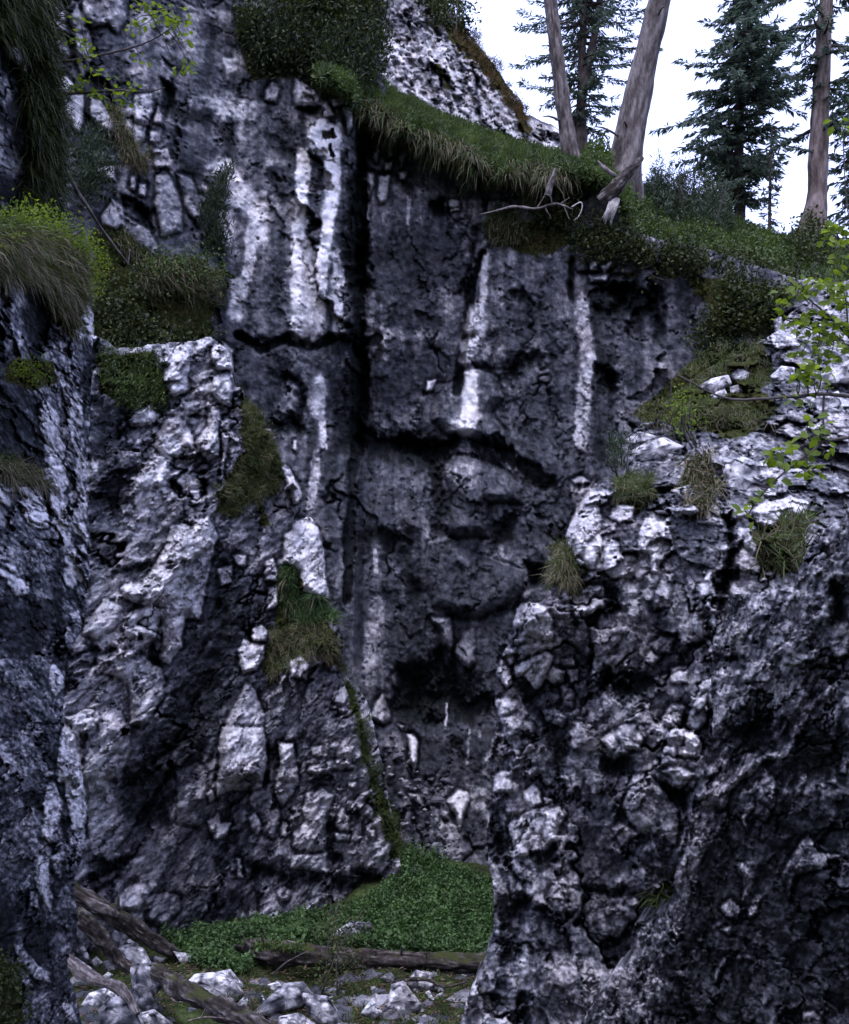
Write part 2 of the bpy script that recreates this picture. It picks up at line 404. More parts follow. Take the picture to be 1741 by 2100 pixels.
FEAT[(0, 1)] = """
p .04 0 640,1130 640,700 1100,880 1200,1150 900,1180 720,1050
d .02 -.5 190,330 370,430 400,700 240,830 160,600
b .8 .2 570,390 630,370 660,460 680,690 650,740 620,660 560,690 590,560
b .65 .2 -60,400 0,450 60,540 150,630 170,700 130,770 90,600 20,510 -60,460
p .12 0 -60,800 100,900 260,1100 340,1600 220,1700 -60,1560
b .8 .2 350,830 400,820 500,1050 560,1140 600,1220 580,1310 500,1240 430,960
b .7 .15 490,890 570,970 560,1040 480,960
b .7 .15 520,1060 600,1070 590,1150 530,1110
b .82 .2 270,1180 350,1140 420,1220 400,1330 470,1450 440,1560 360,1580 350,1450 280,1320
b .76 .2 320,1600 470,1570 490,1700 440,1790 310,1690
b .75 .15 550,1360 620,1460 630,1700 600,1700 580,1550
d .02 -.3 540,1330 590,1430 580,1560 540,1540
b .8 .15 -60,1700 0,1740 80,1850 60,1880 0,1840 -60,1800
b .88 .25 140,1740 260,1720 350,1890 350,2030 250,2020 160,1930
b .8 .2 350,1750 420,1830 430,1990 370,1900
b .7 .15 490,1790 560,1720 580,1830 510,1860
p .7 0 490,2000 590,1980 630,2080 500,2080
p .17 0 640,1150 900,1170 900,1450 1040,1500 900,1700 900,1900 640,1950
b .75 .35 1180,780 1270,720 1370,710 1370,830 1340,930 1330,1060 1230,1100 1160,980
b .75 .3 1500,760 1580,700 1660,760 1670,900 1540,900
b .7 .25 1520,960 1620,920 1660,1010 1660,1160 1560,1130 1510,1060
b .7 .25 900,1230 1060,1170 1140,1220 1080,1300 920,1300
b .75 .3 1100,1400 1190,1240 1280,1240 1380,1380 1390,1460 1200,1530 1080,1430
b .65 .2 1320,1140 1450,1120 1480,1230 1330,1220
b .7 .35 1480,1140 1560,1150 1560,1500 1480,1560 1400,1430 1480,1300
b .75 .3 1580,1330 1630,1380 1620,1520 1570,1700 1590,1500
p .75 0 920,1690 1040,1560 1190,1540 1170,1680 1050,1740 960,1760
b .9 .3 1360,1760 1420,1760 1430,1840 1360,1850
p .6 0 1160,1800 1240,1770 1280,1900 1180,1930
d .03 -.4 1180,1680 1260,1690 1310,1790 1200,1740
p .7 0 980,1900 1100,1890 1120,1990 1000,1960
"""
FEAT[(1, 1)] = """
p .75 0 700,0 860,0 870,300 850,460 740,380 700,250
p .75 0 960,230 1060,150 1050,330 1010,460 980,540 960,400
p .72 0 250,250 380,220 400,320 340,430 260,430
p .5 0 640,660 900,550 1000,560 860,640 760,700
d .12 -.12 300,640 700,680 860,660 1160,640 1160,800 900,780 560,720 300,720
p .33 0 320,800 560,850 570,1050 460,1070 330,930
p .82 0 830,1000 900,900 945,1000 930,1200 850,1230 810,1150
p .8 0 880,1250 940,1260 930,1400 900,1360
s .66 0 36 870,1500 840,1800 820,1950
b .9 .1 695,1460 710,1400 725,1400 715,1490
p .25 0 950,900 1060,900 1060,1200 950,1190
d .02 -.7 570,930 740,920 760,1030 800,1200 800,1350 540,1380 530,1240 720,1200 740,1050
p .25 0 1250,0 1741,0 1741,620 1500,640 1260,560
p .33 0 1500,330 1741,300 1741,550 1520,560
d .02 -1.0 1080,-20 1230,-20 1200,400 1210,800 1200,1350 1741,1360 1741,1640 1300,1540 1050,1440 1050,1250 1090,800
p .25 0 1290,830 1420,780 1560,830 1640,960 1580,1080 1440,1200 1210,1230 1210,1000
b .95 .2 1660,980 1720,970 1700,1050 1655,1060
p .22 0 900,1450 1030,1450 1030,1700 930,1690
p .28 0 1110,1480 1280,1600 1440,1780 1440,1900 1500,2000 1300,2070 1090,2030 1100,1850 1160,1700
b .85 .3 600,1590 680,1620 740,1730 760,1820 700,1850 660,1720
b .88 .3 460,1320 540,1320 530,1370 480,1380
p .42 0 1580,1640 1640,1640 1660,1700 1630,2080 1580,2080
"""
FEAT[(2, 1)] = """
p .6 0 580,200 700,100 690,440 660,440 640,300
s .88 0 22 680,150 670,420
p .28 0 690,460 880,370 1080,470 1150,560 1180,740 900,780 680,760
p .92 0 540,540 650,450 690,560 670,640 620,760 570,820 510,760 500,660
p .5 0 950,290 1240,290 1250,350 1130,360
d .03 -.3 840,360 930,300 1100,470 1060,480 900,390
d .03 -.5 500,820 700,860 1000,780 1240,760 1200,830 980,870 900,1000 780,960 600,880
p .3 0 850,1100 1300,850 1340,1400 1200,1700 1000,1600 850,1450
b .34 .7 520,930 620,890 760,960 800,1100 720,1200 820,1360 830,1460 720,1440 540,1370 390,1350 300,1260 320,1010 480,990
p .85 0 530,940 620,910 600,1200 660,1230 560,1370 400,1340 430,1260 520,1200
p .8 0 430,1050 480,1030 490,1080 440,1090
d .04 -.4 330,1390 560,1380 440,1470 560,1510 380,1580 200,1560 0,1500 0,1380
d .02 -.5 580,1380 720,1420 800,1560 1060,1700 1050,1740 940,1740 800,1620 660,1530
b .36 .7 380,1600 450,1510 600,1530 780,1590 940,1740 940,1850 700,1850 700,2088 420,2088 440,1800
p .66 0 400,1600 600,1550 620,1700 600,1790 450,1820 390,1720
s .66 0 62 1400,600 1400,850 1380,1100 1370,1380
p .36 0 1500,560 1741,560 1741,820 1600,800 1500,740
d .02 -.7 1480,860 1560,840 1640,960 1600,1080 1500,1020
d .03 -.4 1260,100 1310,100 1300,420 1260,400
d .03 -.6 1450,280 1741,290 1741,480 1500,520 1460,450 1600,420
b .7 .2 1300,1690 1360,1660 1420,1700 1320,1730
p .36 0 200,1640 270,1640 270,1900 190,1960
d .03 -.4 280,1560 380,1580 420,1780 420,2088 280,2088
"""
FEAT[(3, 1)] = """
p .36 0 440,480 720,480 730,700 600,900 460,850
d .03 -.4 320,300 420,340 430,640 360,700 330,560
d .03 -.5 0,280 300,290 400,400 340,540 200,500 0,360
p .62 0 320,920 440,740 460,800 380,990
d .03 -.5 0,860 90,920 100,1050 30,1080
p .5 0 740,330 860,300 900,400 760,420
p .62 0 660,180 740,190 730,300 680,270
b .8 .5 460,1880 610,1830 690,1890 640,1930 480,1920
"""
FEAT[(0, 2)] = """
d .09 -.5 1500,600 1560,400 1741,600 1741,1100 1690,1300 1640,1600 1570,1800 1550,2000 1540,2088 860,2088 940,1900 950,1750 1050,1700 1170,1500 1230,1230 1330,1130 1420,960
p .24 0 1300,1000 1500,1000 1400,1250 1280,1250
p .47 0 1280,1960 1400,1940 1550,2000 1540,2088 1280,2088
p .5 0 880,150 1110,180 1110,300 950,400 800,560 690,500 730,380
d .06 -.3 820,560 1060,520 1100,560 980,660 800,640
b .8 .15 -60,-60 0,0 60,120 0,100 -60,60
b .9 .25 130,100 300,60 350,230 340,290 230,280 160,170
b .85 .2 350,40 400,80 430,220 370,150
b .8 .2 490,250 560,240 650,370 660,440 590,360 500,300
b .92 .2 540,410 600,410 640,480 590,480
b .7 .15 490,440 540,440 590,530 500,490
b .82 .25 -60,540 0,580 60,620 200,680 210,760 100,780 50,660 -60,600
b .8 .2 450,560 520,600 550,690 510,740 450,650
b .8 .2 570,600 620,620 630,780 600,690
b .7 .15 50,550 110,560 130,600 70,600
p .5 0 60,380 200,340 210,460 100,480
p .6 0 280,530 370,560 330,640
p .12 0 -80,800 420,800 420,1200 -80,1180
b .6 .15 500,900 560,860 580,960 510,960
p .5 0 200,1200 330,1190 300,1300 190,1280
b .8 .25 360,1300 390,1250 440,1330 460,1430 390,1480 340,1390
d .02 -.5 410,260 460,300 440,500 420,1160 500,1170 430,1200 400,900 380,600
p .4 0 70,1400 220,1380 200,1560 60,1500
b .8 .25 440,1700 500,1690 560,1780 580,1950 590,2100 420,2100 400,1950 440,1850
b .74 .7 870,720 1000,680 1100,560 1170,430 1220,290 1300,240 1380,290 1400,230 1500,220 1540,360 1490,560 1460,760 1410,950 1320,940 1300,1130 1200,1260 1140,1230 1160,1050 1140,850 1000,820 880,800
b .65 .4 600,950 700,860 760,800 870,860 870,940 800,1010 690,1090 590,1040
b .8 .4 880,1000 920,890 1080,830 1150,880 1130,1000 1100,1060 930,1080
d .02 -.5 590,1090 760,1150 930,1130 1090,1100 1140,1230 1160,1290 1020,1200 880,1150 760,1190 660,1190
b .64 .5 690,1210 870,1150 1040,1210 1150,1290 1170,1400 1150,1520 1010,1720 940,1680 920,1400 800,1330 700,1320
b .5 .2 470,1240 640,1170 660,1250 600,1330 480,1330
p .55 0 800,1400 920,1400 920,1600 700,1540 480,1600 480,1560
b .66 .3 470,1640 640,1600 800,1560 880,1640 930,1750 900,1950 830,2088 590,2088 560,1800
p .14 0 600,1780 720,1780 700,1900 600,1950
p .6 0 620,560 720,540 700,650 620,650
b .6 .2 1560,580 1660,560 1660,680 1570,700
"""
FEAT[(1, 2)] = """
b .86 .5 640,350 720,230 810,240 880,320 920,450 930,620 960,800 860,800 740,720 740,590 640,520
b .75 .25 500,540 560,510 590,600 590,680 500,660
b .65 .2 520,720 590,700 600,850 520,880
b .8 .3 400,1000 470,980 520,1020 500,1100 420,1100
b .85 .4 310,1160 350,1080 410,1100 490,1120 490,1200 430,1310 350,1330 300,1260
b .72 .8 170,2091 180,1850 210,1680 290,1530 370,1390 440,1440 450,1500 490,1620 500,1800 510,2000 500,2091
b .8 .3 680,1240 740,1200 820,1250 800,1370 690,1350
b .6 .2 930,1230 1020,1230 1040,1300 960,1310
b .65 .2 980,1470 1080,1420 1110,1470 1060,1560 980,1520
p .6 0 680,1500 820,1450 820,1550 720,1580
b .75 .2 270,490 360,490 360,560 290,550
p .6 0 160,580 270,560 250,680 160,700
p .6 0 860,1640 1000,1640 1040,1780 900,1740
b .7 .25 580,1830 700,1820 720,1900 640,1990 740,1990 720,2091 600,2091 600,1960
p .55 0 740,1950 1000,1900 1140,1980 1100,2080 760,2080
s .75 0 14 1290,480 1290,600
p .35 0 1040,690 1310,610 1450,720 1540,850 1200,900 1020,820
p .7 0 1250,780 1320,780 1350,950 1300,1100 1300,1280 1220,1180 1220,1020
p .22 0 1360,950 1640,900 1600,1200 1420,1300 1340,1100
d .03 -.3 1050,300 1540,310 1600,600 1640,900 1560,900 1450,600 1290,400 1050,380
p .6 0 1130,1300 1250,1240 1290,1330 1290,1460 1200,1450
b .72 .3 1290,1530 1340,1480 1380,1600 1390,1660 1340,1690 1260,1640
p .6 0 1330,1740 1450,1760 1480,1900 1340,1850
d .04 -.5 1420,1300 1741,1200 1741,1750 1500,1650 1400,1560
"""
FEAT[(2, 2)] = """
p .3 0 430,0 1340,0 1300,350 1150,500 900,550 720,320 420,320
d .03 -.3 700,250 900,200 880,350 720,480
b .27 .5 280,400 430,360 560,470 700,500 950,600 960,700 900,800 620,940 440,900 300,850 250,600
p .5 0 430,380 540,380 600,500 540,560 450,480
d .02 -.6 960,520 1150,530 1120,720 980,720
d .02 -.3 440,940 620,960 940,800 900,900 620,970
p .25 0 620,960 900,880 850,1100 740,1300 620,1300
p .25 0 0,730 140,800 250,1000 100,1300 0,1290
d .04 -.5 200,700 280,850 290,1280 440,1350 600,1300 740,1400 740,1750 560,1700 420,1700 0,1650 0,1300 230,1200
p .27 0 560,1400 740,1400 740,1500 600,1530
b .58 .4 300,930 440,930 440,1130 430,1310 380,1250 360,1020 300,960
b .52 .3 450,1180 520,1020 600,1010 610,1250 560,1300 460,1200
s .85 0 12 400,1540 400,1690
p .5 0 450,1530 510,1500 520,1600 460,1590
b .8 .15 60,1690 100,1700 90,1730
b .92 .25 120,1760 160,1760 200,1810 190,1960 140,1980
p .28 0 210,1750 690,1740 690,2088 200,2088
s .6 0 15 560,1760 550,2000
d .03 -.6 890,1380 1040,1450 1100,1560 1250,1720 1300,1850 1200,2080 1160,1900 1040,1680 940,1530
d .03 -.5 1440,1380 1741,1300 1741,1500 1440,1500
d .03 -.5 1490,1880 1741,1920 1741,2070 1500,2040
b .8 .4 1245,350 1330,160 1430,20 1560,20 1600,60 1500,130 1510,300 1500,440 1440,580 1360,560 1290,450
b .76 .3 1540,200 1620,120 1741,130 1741,240 1640,250
b .86 .35 1530,600 1530,440 1580,380 1630,400 1640,470 1741,480 1741,640 1600,640
b .65 .25 1510,330 1520,260 1610,250 1600,310
b .8 .4 1285,770 1400,700 1520,700 1520,850 1440,890 1330,930
b .76 .45 880,980 900,860 1000,815 1100,850 1160,950 1150,1080 1080,1090 960,1040
b .5 .2 1170,840 1280,830 1280,930 1180,940
b .55 .2 850,1060 920,1010 1020,1090 880,1120
b .62 .2 800,1200 830,1140 890,1170 900,1250 860,1270
b .76 .3 760,1340 800,1220 860,1290 880,1400 830,1430
b .84 .4 890,1270 1050,1190 1110,1160 1170,1210 1140,1300 1080,1420 1040,1440 960,1350 890,1360
b .7 .25 1110,1360 1170,1280 1240,1310 1240,1380 1180,1410
b .65 .2 1250,1290 1330,1290 1340,1380 1290,1390
b .6 .2 1230,1230 1300,1220 1320,1270 1240,1280
b .6 .25 1210,1410 1270,1390 1310,1480 1290,1580 1240,1550
b .6 .35 1430,1000 1540,870 1660,970 1640,1080 1530,1220 1450,1220
b .65 .25 1440,1350 1450,1220 1620,1190 1580,1260
b .82 .3 750,1520 830,1490 910,1530 890,1600 780,1640
b .66 .35 780,1650 900,1620 1020,1680 1030,1760 830,1800
p .58 0 720,1830 760,1740 980,1800 1030,1870 900,1940 740,1930
b .75 .2 860,2010 960,1940 940,2000
b .8 .15 960,1850 1000,1830 1030,1870 980,1890
b .58 .3 1090,1600 1180,1570 1250,1640 1230,1720 1120,1660
b .65 .3 1640,1700 1741,1690 1741,1850 1600,1950 1500,1800
"""
FEAT[(3, 2)] = """
p .3 0 480,220 700,200 820,330 810,550 680,640 550,500
d .05 -.3 0,650 120,750 150,900 70,900 0,860
d .02 -1.4 840,150 940,300 950,560 900,740 830,900 780,700 840,500
d .03 -.4 0,1290 330,1320 400,1440 200,1500 0,1480
d .03 -.4 490,1180 700,1100 600,1190 560,1250
b .88 .4 250,320 280,210 370,220 450,240 490,430 440,480 370,600 330,590 320,480 240,420
b .68 .25 160,580 300,500 320,560 250,660
b .72 .3 470,160 610,110 690,180 640,200 500,210
b .6 .25 350,820 420,620 490,620 450,860 350,870
b .7 .25 580,600 650,690 640,750 590,700
b .7 .4 620,970 680,700 770,680 800,850 780,1010 700,1080 640,1040
b .52 .25 320,1110 400,1060 480,1080 470,1180 380,1190
b .7 .25 290,1240 330,1170 390,1220 350,1280
b .76 .25 460,1290 590,1280 600,1390 480,1390
b .6 .2 340,1360 440,1330 410,1410
b .58 .25 410,1640 470,1540 570,1560 540,1700 430,1700
b .78 .3 580,1700 620,1550 720,1480 720,1660 660,1740
b .9 .3 430,1790 480,1730 570,1730 560,1800
b .85 .3 400,1970 410,1830 500,1850 510,1960
b .9 .3 570,1750 640,1740 690,1830 660,1930 570,1840
b .85 .25 520,1860 580,1850 650,1920 530,1910
b .93 .3 400,2010 530,1990 650,2030 600,2075 490,2075
b .78 .25 80,1760 190,1700 280,1800 260,1880 130,1850
p .62 0 0,1780 140,1900 60,1960 0,1920
b .84 .5 1060,170 1150,100 1330,60 1460,120 1400,220 1300,200 1180,300 1080,260
b .65 .3 980,400 1050,300 1200,340 1200,440 1060,480
p .62 0 1440,420 1560,300 1741,200 1741,330 1600,330 1520,420 1440,560
p .56 0 890,900 1000,770 1110,760 1300,830 1100,900 1000,930 820,1000 770,1160 900,1080
p .5 0 1340,800 1500,760 1580,700 1600,800 1560,980 1380,950
s .66 0 18 1741,630 1600,650 1480,770
d .03 -.4 1610,670 1741,660 1741,960 1600,1000
b .6 .25 1600,1090 1741,1070 1741,1200 1640,1230
p .45 0 1100,1180 1240,1160 1200,1260 1100,1250
d .05 -.3 770,1180 1000,1200 1000,1300 800,1260
d .02 -.5 860,1700 1200,1600 1200,1870 880,1880
p .05 0 1400,1700 1741,1700 1741,2088 1150,2088
s .6 .1 26 1620,1440 1480,1540 1400,1680 1280,1900 1130,1930 1000,2000 900,2088
s .48 .1 18 1420,1480 1310,1650 1200,1850
p .42 0 1560,1560 1720,1530 1720,1650 1580,1640
"""  # the long crest streak paints the near rib's lit ridge into the tone
FEAT[(0, 3)] = """
p .1 0 -60,1000 200,1300 130,1500 -60,1600
p .36 0 70,800 240,750 230,960 100,1000
d .02 -.3 170,430 320,430 310,560 180,560
d .03 -.5 180,1340 380,1400 380,1500 350,1650 270,1680 170,1540
b .72 .25 330,380 390,360 450,520 430,600 440,740 370,810 300,760 310,600
b .72 .25 440,-20 500,-20 570,200 620,560 600,760 530,760 500,650 480,500 450,300 400,240
d .02 -.2 290,760 390,810 360,860 290,820
d .03 -.3 430,560 460,600 500,660 520,760 480,830 430,720
b .6 .2 520,760 600,740 620,850 550,900
b .68 .25 270,900 340,940 350,1060 380,1180 360,1290 290,1180 250,1060
b .55 .2 360,900 410,870 450,1000 430,1060 380,1000
b .58 .15 210,1160 240,1150 290,1290 210,1240
b .6 .25 90,1520 150,1500 270,1680 350,1720 360,1800 260,1780 130,1640
b .55 .2 130,1720 200,1720 240,1830 190,1840
p .55 0 300,1900 340,1930 400,2088 300,2088
b .6 .25 460,1880 560,2088 480,2088 450,1950
p .62 0 600,300 800,280 790,480 700,580 630,540
d .05 -.3 850,300 1040,250 1250,300 1230,560 1200,700 900,650 850,500
b .5 .2 1270,300 1400,220 1480,300 1440,700 1260,650
p .44 0 1060,800 1300,700 1460,720 1500,1000 1400,1100 1050,1060
p .24 0 1280,1150 1741,1100 1741,1330 1170,1400
b .78 .5 790,1250 840,1170 950,1090 1030,1100 1050,1170 1000,1270 880,1270
b .45 .35 1020,1200 1180,1150 1280,1180 1270,1280 1150,1400 1050,1350
d .05 -.3 640,900 950,900 800,1100 640,1150
"""
FEAT[(1, 3)] = """
d .02 -.7 330,920 600,950 700,1000 950,1020 1200,980 1350,1000 1330,1180 1100,1220 930,1100 700,1090 400,1040
d .03 -.3 510,90 590,90 600,200 500,420 510,250
b .72 .7 180,-20 490,-20 505,100 510,250 480,400 400,420 250,420 160,480 170,250
b .75 .2 70,450 110,430 150,480 100,510
b .8 .3 90,640 160,580 180,650 250,660 230,740 150,780
b .74 .35 580,80 700,90 720,230 740,330 700,460 620,540 560,450 600,250
b .68 .3 800,280 840,230 960,210 1050,200 1140,250 960,290 830,300
b .8 .2 830,110 900,110 900,180 840,170
b .66 .4 770,560 800,450 900,410 980,460 940,580 950,700 940,830 850,860 700,830 700,720 790,640
b .7 .2 380,620 430,590 470,680 450,730 390,700
b .58 .2 490,720 550,580 600,520 600,640 560,760
b .75 .15 615,650 660,660 650,760 620,750
b .7 .3 680,980 700,890 940,870 940,1010 780,990
b .76 .3 1020,600 1060,550 1100,620 1090,720 1040,710 1000,680
b .7 .3 1160,530 1230,500 1270,570 1260,640 1180,580
b .65 .2 1110,700 1180,650 1200,760 1110,790
b .66 .2 1230,700 1290,700 1280,770
b .68 .2 990,720 1100,730 1090,780 1010,770
b .8 .15 1000,400 1060,410 1030,440
b .78 .15 1080,370 1150,370 1140,410
d .02 -.35 950,650 990,650 1000,850 1080,920 950,950
b .65 .3 580,1150 640,1110 690,1140 660,1200 610,1210
p .42 0 740,1110 900,1110 890,1200 760,1180
b .8 .15 290,910 320,910 340,1050 310,1060
"""
FEAT[(2, 3)] = """
p .28 0 200,0 690,0 690,300 210,300
s .58 0 14 560,0 550,240
b .92 .35 400,490 480,420 540,440 560,500 520,640 490,710 470,600
b .9 .3 130,20 200,70 190,200 160,320 140,200
b .8 .15 370,560 430,590 430,640 380,620
b .76 .2 130,440 200,450 230,540 160,500
p .33 0 520,560 690,560 690,1000 530,900
p .5 0 540,850 690,900 690,1020 530,960
b .85 .15 270,340 310,330 300,360
d .03 -.6 720,480 760,700 860,760 890,900 740,930 690,900 700,760
d .03 -.4 980,880 1100,800 1200,800 1200,950 1060,1000
d .02 -.6 850,1210 1000,1190 990,1330 930,1400 900,1640 800,1650 770,1300
d .03 -.4 1280,1110 1700,1120 1680,1200 1340,1160
b .77 .35 735,330 800,290 870,300 830,340 920,380 900,440 740,430
b .88 .35 945,420 1020,380 1070,420 1090,520 1020,550 950,490
b .82 .3 1090,460 1170,490 1100,530
b .7 .2 850,200 960,180 900,230
b .66 .2 960,280 1040,260 1040,320 970,330
b .82 .35 1080,580 1230,530 1260,590 1200,680 1180,780 1110,790 1100,680
b .82 .4 880,640 990,630 1020,680 980,760 990,880 890,900 870,770 840,680
b .65 .2 830,570 960,550 940,590 850,600
p .5 0 740,440 900,500 960,600 830,560 750,500
b .6 .3 850,930 920,940 1000,1000 1000,1080 930,1050
b .5 .25 850,1040 930,1070 950,1200 870,1190
b .66 .3 1140,1120 1240,1050 1250,1170 1290,1280 1200,1300 1140,1200
b .52 .2 1000,1200 1100,1160 1120,1240 1020,1250
p .42 0 750,960 840,960 850,1150 810,1280 760,1280
p .32 0 1280,800 1741,900 1741,1080 1300,1060
p .38 0 1050,1300 1741,1250 1741,1700 1000,1650
p .5 0 920,1450 1000,1350 960,1520
p .42 0 640,1700 740,1450 730,1600 650,1800 560,2000 500,2088 620,2088 720,1800
b .5 .2 750,1700 830,1680 870,1740 780,1770
d .04 -.3 770,1780 880,1800 720,1960 680,1900
p .42 0 700,1920 850,1800 850,1950 720,2088
d .03 -.4 900,1850 1010,1880 1020,2100 890,2100
p .4 0 1030,1750 1500,1750 1400,2088 1030,2088
b .52 .3 1400,2000 1520,1880 1600,1960 1560,2120 1390,2120
p .44 0 1550,1780 1741,1500 1741,2000 1620,1950
"""
FEAT[(3, 3)] = """
p .13 0 900,500 1741,500 1741,2100 400,2100 420,1200
d .02 -.8 320,350 520,380 620,350 610,560 540,700 520,560 420,430
d .03 -.4 80,550 250,710 400,740 500,880 480,940 380,840 230,790
p .2 0 0,830 400,800 500,1000 400,1080 0,1050
d .03 -.4 0,1100 330,1150 330,1220 100,1190
b .66 .4 130,520 200,320 320,310 420,420 520,560 520,720 500,820 420,750 250,700 180,640
b .65 .3 50,690 110,650 250,740 180,770 120,830
b .6 .2 160,1220 220,1180 240,1220 200,1260
b .52 .3 1000,170 1110,150 1120,230 1000,330 900,420 860,560 700,520 640,420 700,360 860,380
b .46 .3 600,600 860,570 830,700 720,830 660,980 600,1080 640,860 560,720
b .4 .2 510,1000 560,870 570,1000 560,1100 500,1120
b .62 .25 1110,340 1200,320 1230,400 1180,560 1090,480
b .5 .2 960,630 1050,480 1070,540 1000,620 1020,720
b .5 .25 930,950 990,940 1040,1020 1050,1150 980,1230 980,1060
b .5 .2 820,1260 900,1190 970,1260 960,1360 870,1320
b .62 .2 1030,1220 1080,1190 1080,1300 1030,1340
b .5 .35 1260,1030 1330,880 1450,740 1540,880 1670,880 1600,960 1480,1000 1360,1030 1310,1200 1290,1100
b .6 .15 1590,370 1640,340 1660,390
b .46 .15 1690,190 1720,200 1730,310 1680,310
b .5 .15 1340,400 1400,380 1400,450 1360,480
b .5 .15 820,1420 890,1390 900,1460
b .5 .15 660,1490 720,1410 700,1490
b .52 .2 200,1440 350,1330 340,1390 260,1480
p .45 0 190,1450 300,1500 200,1640 60,1770 0,1880 0,2088 320,2088 300,1900 200,1850 280,1790 410,1780 400,1740 250,1700 230,1600
b .5 .2 770,1800 830,1600 880,1600 840,1700 790,1790
b .52 .25 1390,2100 1420,2000 1490,2000 1560,2100
"""
TX0, TY0 = (0.0, 400.0, 800.0, 1240.6), (0.0, 500.0, 1000.0, 1499.4)
FEATURES = []
for (c_, r_), txt in FEAT.items():
    for ln in txt.strip().splitlines():
        w = ln.split(); k = w[0]; tone = float(w[1]); lift = float(w[2]); hw = 0; j = 3
        if k == 's': hw = float(w[3]) * .2874; j = 4
        pts = np.array([[float(a) for a in q.split(',')] for q in w[j:]]) * .2874 + np.array([TX0[c_], TY0[r_]])
        FEATURES.append((k, tone, lift, hw, pts))

# black chimney and the big hollows, recess darkness painted into the tone, in frame coordinates
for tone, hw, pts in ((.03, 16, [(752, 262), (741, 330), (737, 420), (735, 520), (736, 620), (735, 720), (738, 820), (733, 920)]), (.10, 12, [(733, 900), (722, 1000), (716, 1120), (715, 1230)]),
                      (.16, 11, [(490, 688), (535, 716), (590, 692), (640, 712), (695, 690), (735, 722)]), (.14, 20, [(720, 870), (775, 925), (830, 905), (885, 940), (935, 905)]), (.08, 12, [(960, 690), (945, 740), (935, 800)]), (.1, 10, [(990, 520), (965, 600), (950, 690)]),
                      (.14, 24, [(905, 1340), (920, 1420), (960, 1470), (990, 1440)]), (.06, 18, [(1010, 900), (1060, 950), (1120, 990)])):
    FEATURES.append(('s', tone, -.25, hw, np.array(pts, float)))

# pale lime streaks running down the face
for tone, hw, pts in ((.97, 17, [(624, 320), (619, 420), (612, 520), (610, 620), (613, 685)]), (1.0, 17, [(660, 240), (662, 300)]), (1.0, 16, [(683, 262), (682, 320), (677, 420), (666, 500), (656, 570), (650, 640)]), (.85, 13, [(697, 560), (692, 680)]), (.75, 26, [(640, 560), (636, 690)]),
                      (.95, 9, [(997, 525), (992, 580), (986, 625)]), (.95, 20, [(975, 640), (962, 680), (958, 730)]), (.92, 17, [(970, 765), (966, 830), (952, 885)]), (.72, 19, [(1196, 620), (1202, 740), (1194, 840), (1190, 905)]),
                      (.85, 16, [(656, 785), (652, 850)]), (.82, 11, [(662, 862), (667, 915)]), (.7, 11, [(648, 940), (642, 1010), (634, 1060)]), (.75, 5, [(770, 1130), (769, 1170)]), (.66, 18, [(772, 1240), (766, 1300), (755, 1370)]),
                      (.85, 24, [(455, 340), (490, 390), (520, 430)]), (.85, 16, [(532, 440), (536, 490)]), (.82, 18, [(462, 440), (468, 490)]), (.75, 14, [(515, 480), (508, 570)]), (.75, 22, [(490, 590), (482, 640)])):
    FEATURES.append(('s', tone, 0.0, hw, np.array(pts, float)))

# paler ribs, slabs and faces of the nearer rock
for tone, lf, hw, pts in ((.85, .1, 15, [(95, 830), (105, 930), (125, 1050), (150, 1180)]), (.8, .1, 10, [(150, 880), (165, 960), (172, 1060)]), (.8, .08, 12, [(155, 1490), (160, 1600), (150, 1720)]), (.75, .08, 12, [(105, 1620), (98, 1720), (92, 1800)]), (.7, .08, 9, [(80, 1760), (95, 1860)]),
                          (.74, .12, 40, [(395, 1100), (330, 1230), (275, 1320)]), (.68, .12, 36, [(260, 1360), (215, 1460), (190, 1600)]), (.7, .1, 30, [(360, 900), (320, 960), (290, 1040)]),
                          (.8, .1, 26, [(1205, 1020), (1190, 1110)]), (.8, .1, 24, [(1345, 1070), (1320, 1180)]), (.64, .08, 26, [(1290, 1210), (1275, 1380)]), (.64, .08, 22, [(1440, 1190), (1405, 1330)]), (.7, .1, 28, [(1040, 1440), (1065, 1560)]), (.74, .1, 34, [(1055, 1620), (1110, 1710)]),
                          (.8, .1, 26, [(1370, 1490), (1392, 1590)]), (.68, .1, 34, [(1300, 1640), (1350, 1720)]), (.5, .06, 46, [(1090, 1900), (1200, 2050)]), (.52, .06, 40, [(1240, 1900), (1330, 1800)]), (.74, .1, 30, [(1250, 1440), (1300, 1500)]), (.7, .1, 28, [(1080, 1290), (1100, 1340)]),
                          (.58, .08, 22, [(1500, 1580), (1430, 1690), (1400, 1840), (1330, 2000)]), (.52, .06, 40, [(1560, 1240), (1610, 1200), (1660, 1250)]), (.5, .05, 16, [(1570, 1600), (1555, 1680)]), (.46, .05, 16, [(1530, 1770), (1540, 1850)]), (.6, .08, 24, [(1660, 1110), (1710, 1080)])):
    FEATURES.append(('s', tone, lf, hw, np.array(pts, float)))

